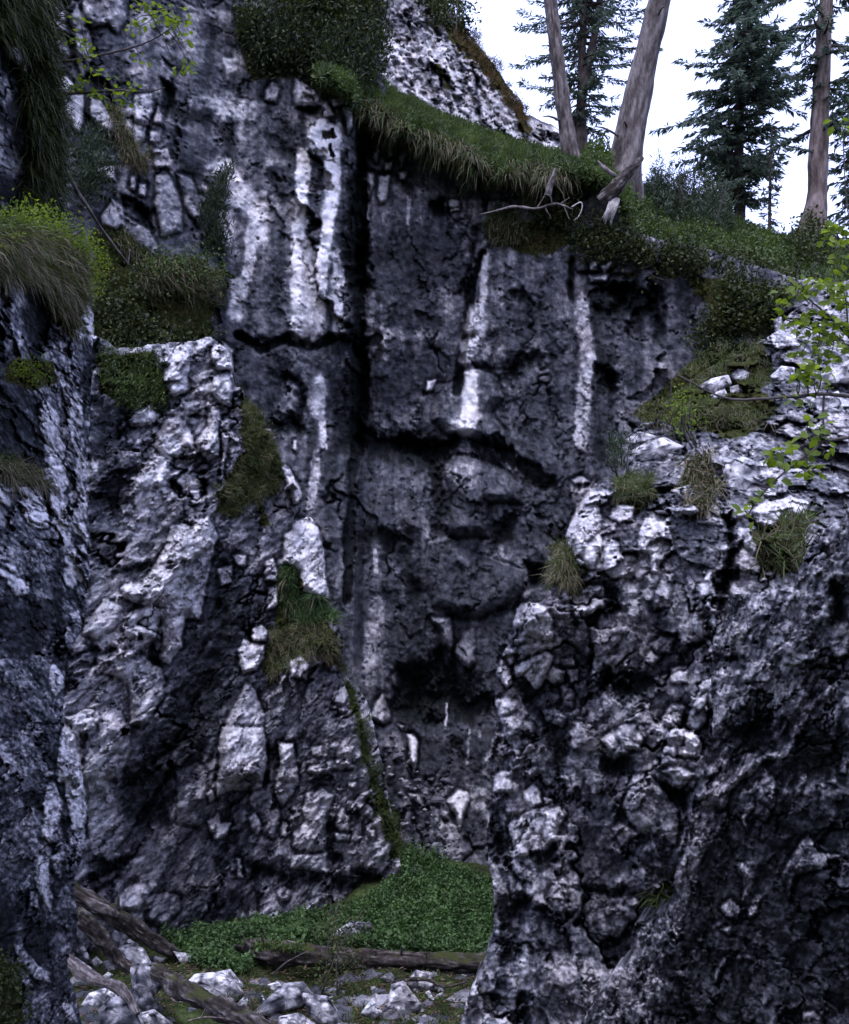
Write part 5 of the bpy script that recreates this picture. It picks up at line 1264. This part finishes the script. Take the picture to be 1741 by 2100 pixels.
tree('spruce_tree', 'skinny half-bare young conifer right of the dense spruce', [(1578, 490, 7), (1579, 400, 6), (1581, 320, 5), (1583, 262, 3)], 27.0, M_BARK_DARK, [(270, 10, 14), (300, 20, 26), (360, 24, 22), (420, 26, 26), (460, 22, 22)], 60, (.15, .05), 205, .3, 20, limb_r=.012)
tree('spruce_tree', 'thick brown trunk with drooping limbs near the right edge', [(1662, 515, 90), (1668, 470, 58), (1675, 400, 38), (1679, 300, 37), (1684, 180, 33), (1690, 60, 28), (1697, -30, 25), (1708, -200, 20)], 25.0, M_BARK_BROWN,
     [(-180, 150, 120), (-60, 150, 120), (20, 130, 90), (90, 80, 90), (130, 90, 90), (170, 40, 50), (250, 60, 90), (285, 120, 100), (305, 130, 100), (330, 40, 60)], 66, (.17, .04), 206, .42, 75, limb_r=.045)
tree('spruce_tree', 'dark leafy conifer at the far right edge of the hillside', [(1775, 560, 40), (1772, 400, 34), (1770, 200, 28), (1768, 0, 20), (1766, -150, 12)], 26.5, M_BARK_DARK, [(60, 40, 60), (180, 70, 90), (300, 78, 100), (400, 80, 100), (470, 76, 90), (520, 60, 80)], 150, (.18, .045), 207, .45, 75)
tree('spruce_tree', 'tiny bare seedling on the skyline crest of the upper crag', [(935, 62, 3), (937, 30, 2.5), (938, -10, 2)], 27.0, M_BARK_DARK, [(-10, 5, 6), (20, 10, 14), (50, 12, 20)], 22, (.12, .04), 208, .1, 12, limb_r=.008)

# ---------------------------------------------------------------- dead wood on the ledge
def wood(name, label, cat, pts, mat, r, n=10, rough=.25, seed=0, stubs=(), extra=None, knots=26):
    if cat in ('log', 'stump'): n, knots = 30, 110
    """pts: (u, v, d) of the axis; stubs: (place 0..1, du, dv, length of the frame, radius)"""
    c = px_spline(pts, knots); p = P(c[:, 0], c[:, 1], c[:, 2]); rr = np.interp(np.linspace(0, 1, knots), np.linspace(0, 1, len(r)), r)
    root = empty(name, p[0]); tag(root, label, cat)
    mb = MB(); tube(mb, p, rr, n, rough, seed); mb.build('trunk' if cat in ('log', 'stump') else 'stem', mat, root)
    for (f, du, dv, sr) in stubs:
        i = int(f * (knots - 1)); a = c[i]; q = P(np.array([a[0], a[0] + du * .5, a[0] + du]), np.array([a[1], a[1] + dv * .5, a[1] + dv]), np.array([a[2], a[2] - rr[i] * .6, a[2] - rr[i] * .8]))
        mb = MB(); tube(mb, spline(q, 7), np.linspace(sr, sr * .5, 7), 6, .2, seed + 3); mb.build('branch_stub', mat, root)
    return root
st = wood('broken_stump', 'dark broken stump leaning out over the cliff below the leaning trunk', 'stump', [(1234, 414, 19.3), (1260, 388, 19.2), (1290, 352, 19.2), (1316, 324, 19.4)], M_LOG, (.12, .11, .085, .04), 12, .3, 301)
for k in range(7):
    mb = MB(); du = rng.uniform(-10, 12); a = rng.uniform(-4, 8)
    tube(mb, P(np.array([1258 + a, 1252 + a + du * .4, 1243 + a * .6 + du]), np.array([408, 432 + rng.uniform(-6, 6), 455 + rng.uniform(-14, 10)]), np.array([19.2, 19.15, 19.2])), np.array([.045, .04, .008]), 5, .2, 310 + k); mb.build('splinter', M_DEAD, st)
wood('dead_snag', 'short pale dead snag standing in the dark hollow below the ledge', 'dead wood', [(1122, 402, 19.4), (1130, 375, 19.4), (1138, 346, 19.4)], M_BARK_GREY, (.05, .05, .012), 8, .25, 320)
dead = wood('dead_branch', 'grey fallen branch with forked twigs lying under the ledge', 'dead branch', [(985, 440, 20.0), (1020, 432, 19.9), (1055, 424, 19.8), (1100, 428, 19.6), (1140, 418, 19.5), (1175, 430, 19.5)], M_BARK_GREY, (.01, .02, .025, .02, .02, .01), 6, .3, 330,
     ((.62, 18, -28, .012), (.7, 14, 24, .012), (.78, -6, -30, .012), (.85, 20, -14, .01), (.9, 12, 30, .012)))
wood('dead_branch', 'curved thin root hanging beside the broken stump', 'dead branch', [(1172, 425, 19.4), (1190, 415, 19.4), (1194, 425, 19.4), (1186, 445, 19.4), (1176, 452, 19.5)], M_DEAD, (.012, .012, .01, .008, .005), 5, .2, 331)
wood('exposed_root', 'pale root at the foot of the thick leaning trunk', 'root', [(1226, 330, 20.2), (1240, 345, 19.8), (1258, 358, 19.7), (1275, 372, 19.9)], M_BARK_GREY, (.012, .035, .035, .015), 8, .25, 332)
wood('bare_bough', 'long thin dead bough slanting down beside the black pillar', 'dead branch', [(110, 266, 9.0), (117, 300, 9.0), (136, 350, 9.0), (160, 395, 9.1), (182, 428, 9.2), (210, 472, 9.4), (240, 512, 9.6), (262, 540, 9.8), (279, 558, 10)], M_BARK_GREY, (.008, .014, .016, .015, .014, .012, .010, .008, .005), 6, .2, 333, ((.88, 4, -30, .007),))

# ---------------------------------------------------------------- fallen logs on the gully floor
def gd(u, v): return float(ground_hit(u, v)[1])
dA = gd(760, 1985)
la = wood('fallen_log', 'long mossy fallen log lying across the front of the meadow', 'log', [(512, 1952, dA + .25), (620, 1958, dA + .15), (760, 1966, dA), (900, 1972, dA - .1), (1060, 1980, dA - .25)], M_LOG, (.12, .12, .105, .09, .085), 20, .42, 340,
     ((.1, -6, -40, .02), (.52, 2, -20, .025), (.62, 0, -26, .02), (.7, 4, -18, .03), (.72, -2, 34, .015)))
mb = MB()
for k in range(9):
    a = rng.uniform(0, 6.28); tube(mb, spline([P(508, 1952, dA + .25), P(508 + 14 * math.cos(a), 1955 + 18 * math.sin(a), dA + .2 + rng.normal(0, .1)), P(500 + 24 * math.cos(a), 1956 + 34 * math.sin(a), dA + .2 + rng.normal(0, .2))], 7), np.linspace(.075, .012, 7), 6, .3, 350 + k)
mb.build('root_plate', M_LOG, la)
mb = MB(); c0 = px_spline([(525, 1944, dA + .2), (560, 1942, dA + .15), (620, 1945, dA + .05)], 60); q = P(c0[:, 0], c0[:, 1] + rng.normal(0, 2, 60), c0[:, 2] - .06)
blades(mb, np.repeat(q, 8, 0) + rng.normal(0, .03, (480, 3)), rdir(480, 1), rdir(480), .05, .03, rng.uniform(.3, 1, 480)); mb.build('moss_clumps', M_MOSS, la, False)
dB = gd(300, 1960)
wood('fallen_log', 'dark log sloping down from the left wall towards the meadow', 'log', [(140, 1822, dB - .9), (185, 1848, dB - .9), (224, 1872, dB - .8), (270, 1902, dB - .5), (320, 1934, dB - .25), (366, 1962, dB)], M_LOG, (.10, .10, .10, .09, .085, .06), 16, .42, 341, ((.48, 2, -44, .028), (.6, 26, 14, .015)))
wood('fallen_log', 'second dark log just below, sloping among the left boulders', 'log', [(155, 1874, dB - 2.0), (190, 1905, dB - 1.9), (215, 1935, dB - 1.8), (240, 1966, dB - 1.7), (270, 1990, dB - 1.7)], M_LOG, (.075, .075, .07, .06, .05), 14, .45, 342, ((.85, 50, 10, .02),))
wood('fallen_log', 'rotten log running out of the bottom of the frame past the pale slabs', 'log', [(318, 1990, 11.9), (350, 2012, 11.7), (388, 2036, 11.4), (440, 2062, 11.1), (500, 2092, 10.8), (580, 2135, 10.4)], M_LOG, (.06, .08, .085, .085, .085, .085), 16, .45, 343, ((.1, 14, 26, .015), (.2, -40, -12, .02)))
wood('fallen_log', 'grey weathered root log lying low between the left boulders', 'log', [(138, 1966, 10.6), (170, 1995, 10.5), (205, 2012, 10.4), (238, 2022, 10.3), (262, 2046, 10.2), (282, 2080, 10.1)], M_BARK_GREY, (.05, .055, .045, .045, .04, .025), 10, .35, 344)
wood('dead_branch', 'thin dry stick leaning on the mossy log', 'dead branch', [(560, 1998, dA - .2), (590, 1972, dA - .3), (628, 1952, dA - .2)], M_TWIG, (.012, .010, .006), 5, .1, 345)
wood('dead_branch', 'thin twig lying on the leaves at the foot of the left cliff', 'dead branch', [(470, 1912, 15.2), (500, 1902, 15.3), (532, 1898, 15.4)], M_TWIG, (.008, .012, .006), 5, .1, 346)
wood('dead_branch', 'bent brown stick in front of the right end of the log', 'dead branch', [(820, 2012, 12.6), (850, 2008, 12.6), (880, 2010, 12.6), (915, 2024, 12.5), (960, 2012, 12.4)], M_LOG, (.012, .02, .02, .016, .008), 6, .3, 347, ((.3, 4, 16, .01),))
wood('dead_branch', 'reddish twig at the bottom edge below the rotten log', 'dead branch', [(385, 2094, 10.6), (420, 2086, 10.6), (460, 2088, 10.6)], M_BARK_BROWN, (.008, .008, .004), 5, .2, 348, ((.4, 8, -18, .006),))

# ---------------------------------------------------------------- boulders
def boulder(label, poly, depth=None, tone=.74, seed=0, name='boulder', cat='boulder', S=None, moss=.22):
    tone -= .06
    poly = np.asarray(poly, float); c = poly.mean(0); poly = c + (poly - c) * (1.3 if S is None else 1.12); nth, nph = 64, 34
    if depth is None:
        vb = poly[:, 1].max()
        depth = float(depth_at(S, c[0], c[1])) - .05 if S is not None else float(ground_hit(c[0], vb - 4)[1])
    th = np.linspace(0, 2 * math.pi, nth, endpoint=False); R = np.zeros(nth)
    for i, a in enumerate(th):
        dx, dy = math.cos(a), math.sin(a); best = 3.0
        for j in range(len(poly)):
            ax, ay = poly[j] - c; bx, by = poly[(j + 1) % len(poly)] - c; ex, ey = bx - ax, by - ay; den = dx * ey - dy * ex
            if abs(den) < 1e-9: continue
            t = (ax * ey - ay * ex) / den; s = (ax * dy - ay * dx) / den
            if t > 0 and -1e-6 <= s <= 1 + 1e-6: best = max(best, t)
        R[i] = best
    ph = np.linspace(-math.pi / 2, math.pi / 2, nph); PH, TH = np.meshgrid(ph, th, indexing='ij')
    rm = R.mean(); sz = rm / FPX * depth; depth -= .3 * sz if S is not None else 0
    cr = np.cos(PH) ** .55; U = c[0] + R[None] * cr * np.cos(TH); V = c[1] + R[None] * cr * np.sin(TH)
    Z = np.sign(np.sin(PH)) * np.abs(np.sin(PH)) ** .8 * sz * .8
    f1, f2, cx, cy, cid = worley(U / rm * 1.5 + seed * 3.1, V / rm * 1.5, seed)
    fac = (((cid * 7.3) % 1) - .5) * cx * 1.1 + (((cid * 13.1) % 1) - .3) * cy * 1.3 + (cid - .5) * .35
    g = fbm(U / rm * 3 + seed, V / rm * 3 + PH, seed + 1, 4)
    dd = depth + sz * .55 - Z - (fac * .62 + g * .34 + fbm(U / rm * 8 + seed, V / rm * 8, seed + 7, 3) * .09 - (1 - sm(0, .08, f2 - f1)) * .08) * sz * np.cos(PH * .98)
    mot = fbm(U / FPX * depth * 9 + seed, V / FPX * depth * 9, seed + 2, 4)
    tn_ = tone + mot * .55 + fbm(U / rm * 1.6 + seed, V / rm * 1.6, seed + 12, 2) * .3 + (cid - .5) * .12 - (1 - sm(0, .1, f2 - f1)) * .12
    p = P(U, V, dd).reshape(-1, 3); tn_ = np.maximum(tn_, tone * .5)
    i = np.arange(nph - 1)[:, None] * nth; j = np.arange(nth)[None]; k = (j + 1) % nth
    mb = MB(); mb.add(p, np.stack([i + j, i + nth + j, i + nth + k, i + k], -1).reshape(-1, 4))
    z = p[:, 2]; mo = np.clip((moss * (1 + fbm(U.ravel() / 9, V.ravel() / 9, seed + 4, 3) * 2)), 0, 1) if moss else np.zeros(len(p))
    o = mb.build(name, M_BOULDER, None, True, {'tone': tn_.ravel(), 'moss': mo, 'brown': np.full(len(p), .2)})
    return tag(o, label, cat)
def tp(c, r, s): return [[float(a) * .2874 + b for a, b in zip(q.split(','), (TX0[c], TY0[r]))] for q in s.split()]
BO = [
 ('rounded mottled boulder between the two sloping logs at the left', 0, 3, '640,1360 720,1335 800,1355 890,1425 915,1490 860,1525 760,1495 690,1440', .72),
 ('small pale knob left of the mottled rounded boulder', 0, 3, '590,1335 620,1318 660,1330 655,1372 605,1370', .8),
 ('clean pale angular block below the second sloping log', 0, 3, '840,1580 920,1540 1010,1560 1055,1650 1000,1685 880,1655', .86),
 ('layered grey slab wedged against the left wall', 0, 3, '485,1640 560,1635 720,1750 725,1825 620,1765', .62),
 ('thin tilted grey flake above the layered slab', 0, 3, '505,1490 560,1478 645,1640 600,1650 545,1590', .58),
 ('small brownish stone resting by the layered slab', 0, 3, '655,1640 690,1615 722,1650 690,1685', .7),
 ('dark cracked block under the bend of the second log', 0, 3, '955,1725 1000,1690 1120,1735 1150,1815 1090,1880 1135,1985 1020,1990 975,1880', .58),
 ('small round white stone on the grey root log', 0, 3, '740,1750 770,1725 800,1740 790,1765 750,1770', .85),
 ('pointed pale boulder near the bottom left', 0, 3, '605,1945 650,1880 750,1848 795,1890 745,1975 640,1975', .8),
 ('large grey boulder cut by the bottom edge left of the dark hollow', 0, 3, '735,2000 800,1920 900,1920 965,1990 1005,2130 755,2130', .62),
 ('pale flat boulder at the bottom edge by the reddish twig', 0, 3, '995,2035 1100,2005 1210,2090 1200,2140 1010,2140', .76),
 ('big bright slab above the rotten log', 0, 3, '1335,1845 1420,1755 1520,1745 1650,1795 1695,1865 1610,1935 1440,1890', .86),
 ('low bright slab behind the big bright slab', 0, 3, '1480,1750 1640,1715 1725,1820 1660,1835', .8),
 ('pale wedge stone at the meadow edge below the upper log', 0, 3, '1255,1580 1350,1595 1395,1640 1300,1655', .84),
 ('small stones on turf beside the pale wedge', 0, 3, '1060,1630 1110,1605 1170,1625 1150,1655', .72),
 ('bright small boulder below the second log end', 0, 3, '905,1500 950,1480 985,1530 930,1545', .8),
 ('large ridged grey boulder at the bottom centre', 1, 3, '425,2025 560,1895 640,1825 745,1815 805,1900 720,1965 610,1995', .68),
 ('layered boulder sloping right of the ridged grey one', 1, 3, '790,1895 940,1915 1050,2085 910,2090 825,2005', .72),
 ('smooth pale stone at the bottom edge under the ridged boulder', 1, 3, '625,2050 740,2025 850,2095 845,2140 630,2140', .86),
 ('flat white stone behind the ridged grey boulder', 1, 3, '525,1812 590,1795 628,1840 560,1855', .86),
 ('pale fragment left of the ridged grey boulder', 1, 3, '435,1925 480,1895 505,1950 460,1965', .78),
 ('pale fragment lying on the rotten log', 1, 3, '295,1955 350,1905 395,1950 360,1965', .85),
 ('craggy grey stone sitting in the meadow above the log', 1, 3, '970,1465 1060,1405 1110,1368 1190,1378 1205,1440 1090,1485', .68),
 ('smaller stone touching the craggy meadow stone', 1, 3, '1205,1390 1245,1372 1270,1430 1255,1490 1215,1480', .55),
 ('upright pale stone in front of the rusty shrub', 1, 3, '1195,2015 1265,1925 1325,2010 1270,2055', .82),
 ('tall split pale boulder right of the rusty shrub', 1, 3, '1395,1965 1420,1835 1485,1815 1590,1950 1545,2025 1475,2015', .78),
 ('grey lump with dark hollow under the right end of the log', 1, 3, '1545,1805 1590,1725 1665,1755 1715,1835 1640,1855', .72),
 ('dull stone below the log near the bent stick', 1, 3, '1335,1765 1390,1725 1445,1780 1400,1805', .55),
 ('thin white splinter of stone near the outcrop foot', 2, 3, '258,1872 280,1858 318,1925 290,1920', .9),
 ('flat white stone near the outcrop foot', 2, 3, '305,1903 370,1865 378,1890 330,1915', .92),
 ('tiny white stone on the green meadow near the outcrop', 2, 3, '465,1545 500,1518 516,1550 480,1562', .95),
 ('speck of white stone in the meadow above the log', 2, 3, '290,1478 310,1462 326,1478 305,1492', .9),
 ('knobbly stone at the foot of the right outcrop below the log', 2, 3, '145,1790 185,1720 250,1740 308,1810 230,1850 170,1840', .66),
]
for i, (lb, c_, r_, s_, t_) in enumerate(BO): boulder(lb, tp(c_, r_, s_), None, t_, 400 + i)
BR = [
 ('thin flat pale stone at the left brow of the right slope', '150,1400 250,1345 370,1375 330,1400 200,1425', .72),
 ('long flat pale boulder at the left brow of the right slope', '185,1485 300,1420 415,1388 545,1450 400,1525 255,1555', .84),
 ('pale round boulder pair just above the bare twig', '680,1010 765,965 870,940 895,1000 800,1062 700,1050', .84),
 ('round boulder uphill of the bare twig on the turf', '905,935 960,888 1025,920 1012,972 920,975', .78),
 ('grey oval boulder beneath the sapling leaves', '1195,800 1258,758 1315,800 1292,872 1200,875', .72),
 ('bright block under the sapling leaves next to the twig', '1185,945 1260,878 1345,888 1345,1005 1230,1005', .82),
 ('flat grey boulder at the top of the right slope', '1315,705 1380,668 1505,740 1455,785 1335,765', .72),
 ('huge bright boulder at the right edge above the twig', '1545,930 1650,880 1760,825 1800,990 1600,985', .88),
 ('pale block below the twig at the right edge', '1475,1120 1660,1058 1690,1180 1560,1235', .76),
 ('large pale boulder left of the hanging round leaves', '845,1560 900,1545 1000,1538 1135,1590 1185,1700 1000,1795 900,1875 865,1700', .80),
 ('small pale stone left of the large pale boulder', '815,1475 870,1438 895,1520 820,1535', .75),
 ('shaded stone on top of the large pale boulder', '1005,1485 1100,1455 1165,1510 1050,1545', .74),
 ('pale stone in the middle of the brown scrub', '455,1645 565,1555 595,1640 490,1725', .74),
 ('bright stepped stone at the outcrop brow', '475,1765 600,1725 655,1790 650,1835 560,1825', .8),
 ('small bright stone under the bend of the bare twig', '755,1082 850,1036 875,1090 780,1115', .84),
 ('small grey stone right of the twig bend', '895,1022 960,1006 985,1060 900,1085', .72),
 ('tall grey stone under the dark bushes of the right slope', '1205,545 1258,525 1275,640 1220,655', .66),
]
for i, (lb, s_, t_) in enumerate(BR): boulder(lb, tp(3, 1, s_), None, t_, 500 + i, S=outc)
# loose rubble: more small stones than one could count
mb = MB(); N = 240; u, v = in_poly([(150, 1960), (330, 1975), (520, 2010), (800, 1995), (970, 1995), (950, 2130), (160, 2130)], N, 0); u2, v2 = in_poly([(790, 1520), (840, 1540), (900, 1640), (960, 1760), (1000, 1800), (900, 1775), (850, 1740), (800, 1640)], 110, 0)
pg, _ = ground_uv(u, v); pc, _ = surf(cliff, u2, v2); pp = np.concatenate([pg, pc]); ico = np.array([[math.cos(a) * math.cos(b), math.sin(a) * math.cos(b), math.sin(b)] for b in (-1.57, -.6, .1, .75, 1.57) for a in np.linspace(0, 6.283, 7)[:-1]])
fi = np.array([[r * 6 + k, r * 6 + (k + 1) % 6, r * 6 + 6 + (k + 1) % 6, r * 6 + 6 + k] for r in range(4) for k in range(6)])
for qi, q in enumerate(pp):
    s_ = min(.15, rng.lognormal(-2.65 if qi < 240 else -3.4, .5)) * np.array([1.2, 1.2, .75]); w = ico * s_ * rng.uniform(.65, 1.2, (30, 1)); a = rng.uniform(0, 6.28); w = w @ np.array([[math.cos(a), -math.sin(a), 0], [math.sin(a), math.cos(a), 0], [0, 0, 1]]).T
    mb.add(q + w - [0, 0, s_[2] * .35], fi, rng.uniform(.32, .68))
nv = sum(len(x) for x in mb.v); o = mb.build('rubble', M_BOULDER, None, False, {'tone': np.concatenate(mb.t), 'moss': np.zeros(nv), 'brown': np.zeros(nv)}); o['kind'] = 'stuff'; o['label'] = 'small loose limestone rubble on the gully floor'

# ---------------------------------------------------------------- leafy branches reaching into the frame
def leafy(name, label, twigs, spots, size, mat=M_FRESH, nleaf=(5, 10), spread=14, seed=0, hang=.3, rad=.012, cat='leafy branch'):
    """twigs: lists of (u, v, d); spots: (u, v, d) leaf clusters"""
    r_ = np.random.default_rng(seed); t0 = twigs[0][0]; root = empty(name, P(*t0)); tag(root, label, cat)
    tm = MB()
    for k, tw in enumerate(twigs):
        c = px_spline(tw, 22); tube(tm, P(c[:, 0], c[:, 1], c[:, 2]), np.linspace(rad * (1 if k == 0 else .6), rad * .25, 22), 6, .15, seed + k)
    allp = np.concatenate([px_spline(tw, 22) for tw in twigs]); lm = MB()
    for (u, v, d) in spots:
        i = np.argmin((allp[:, 0] - u) ** 2 + (allp[:, 1] - v) ** 2); a = P(*allp[i]); e = P(u, v, d)
        if np.linalg.norm(a - e) > .03: tube(tm, spline([a, (a + e) / 2 + r_.normal(0, .015, 3), e], 6), np.linspace(.004, .002, 6), 4)
        n = r_.integers(*nleaf); uu = u + r_.normal(0, spread, n); vv = v + r_.normal(0, spread * .7, n); c = P(uu, vv, d + r_.normal(0, .06, n))
        dd = nrm(r_.normal(size=(n, 3)) * [1, 1, .5] + [0, 0, -hang]); nn = nrm(r_.normal(size=(n, 3)) * .6 + [0, -.5, .9])
        broad(lm, c, dd, nn, r_.uniform(.75, 1.25, n) * size, r_.uniform(.75, 1.1, n) * size * .8, np.clip(r_.normal(.6, .22, n), 0, 1))
    tm.build('twigs', M_TWIG, root); lm.build('leaves', mat, root, False)
    return root
def sp(c, r, s, d): return [(float(q.split(',')[0]) * .2874 + TX0[c], float(q.split(',')[1]) * .2874 + TY0[r], d) for q in s.split()]
leafy('leafy_branch', 'upper leafy branch reaching right from the black pillar', [[(100, 127, 8.7), (150, 124, 8.6), (200, 114, 8.6), (270, 98, 8.6), (320, 78, 8.6), (360, 50, 8.6)], [(330, 72, 8.6), (318, 45, 8.6), (300, 15, 8.6)]],
      sp(0, 0, '1010,30 1040,20 950,180 990,190 1200,180 1340,140 1240,70 1220,120 1290,230 1300,280 1350,460 1380,420 1330,500 560,270 600,350 580,140 440,270 1000,430 1170,130 1120,80 610,400 1230,170', 8.5), .05, nleaf=(6, 11), spread=11, seed=601)
leafy('leafy_branch', 'lower leafy branch reaching right from the black pillar', [[(112, 194, 8.7), (170, 190, 8.6), (240, 185, 8.6), (300, 188, 8.6), (338, 180, 8.6)]],
      sp(0, 0, '540,610 600,580 640,560 700,520 680,670 740,690 800,690 850,640 930,680 900,640 760,560', 8.5), .05, nleaf=(4, 8), spread=11, seed=602)
leafy('leafy_branch', 'bare grey twig with leaves only at its right end', [[(1880, 818, 6.1), (1760, 814, 6.0), (1690, 808, 6), (1640, 812, 6), (1560, 818, 6), (1500, 819, 6), (1450, 802, 6), (1418, 784, 6), (1390, 769, 6)], [(1690, 810, 6), (1688, 850, 6), (1692, 900, 6)]],
      sp(3, 1, '1400,940 1460,920 1500,960 1420,1060 1550,1000 1440,980 1380,900 1540,920 1290,1110', 5.95), .055, nleaf=(4, 7), spread=13, seed=603)
leafy('leafy_branch', 'branch of round yellow-green leaves hanging at the right edge', [[(1880, 880, 5.6), (1760, 894, 5.6), (1690, 905, 5.6), (1650, 912, 5.6), (1610, 930, 5.6)], [(1690, 905, 5.6), (1640, 945, 5.6), (1590, 985, 5.6), (1550, 1030, 5.6), (1530, 1065, 5.6)]],
      sp(3, 1, '1480,1360 1400,1400 1320,1450 1260,1510 1180,1540 1300,1570 1450,1540 1500,1590 1450,1640 1500,1640 1230,1450 1550,1510 1600,1440 1440,1250 1540,1290 1380,1460 1400,1560 1560,1380 1225,1700 1150,1740 1100,1790 1060,1840 1030,1870 1020,1950 1010,1910 1190,1770', 5.55), .058, nleaf=(2, 5), spread=9, seed=604)
leafy('sapling', 'leafy sapling crown spilling in from the right edge below the hillside', [[(1900, 900, 6.6), (1800, 760, 6.6), (1740, 690, 6.6), (1690, 640, 6.6), (1640, 600, 6.6)], [(1770, 720, 6.6), (1720, 700, 6.6), (1650, 670, 6.6), (1610, 655, 6.6)], [(1740, 690, 6.6), (1735, 620, 6.6), (1725, 580, 6.6)]],
      sp(3, 1, '1390,290 1350,390 1290,430 1450,280 1500,300 1650,310 1700,370 1640,400 1430,480 1450,530 1330,560 1560,580 1650,560 1500,640 1560,720 1690,640 1400,800 1600,800 1640,330 1360,260 1480,340 1560,300 1720,300 1420,570 1380,640 1480,720 1600,660 1700,560 1700,720 1520,800 1660,760 1450,870 1500,560 1400,320 1680,440', 6.5), .055, nleaf=(5, 9), spread=14, seed=605, cat='sapling')
leafy('sapling', 'pale green broadleaf twigs at the right edge beside the thick trunk', [[(1900, 600, 7.5), (1780, 540, 7.5), (1720, 490, 7.5), (1690, 470, 7.5)], [(1780, 540, 7.5), (1740, 440, 7.5), (1728, 260, 7.5)]],
      sp(3, 0, '1680,880 1720,930 1600,1640 1650,1650 1700,1680 1560,1660 1640,1720 1720,1740 1700,1620 1560,1740 1640,1820 1700,1850 1600,1900', 7.4), .06, nleaf=(4, 8), spread=13, seed=606, cat='sapling')
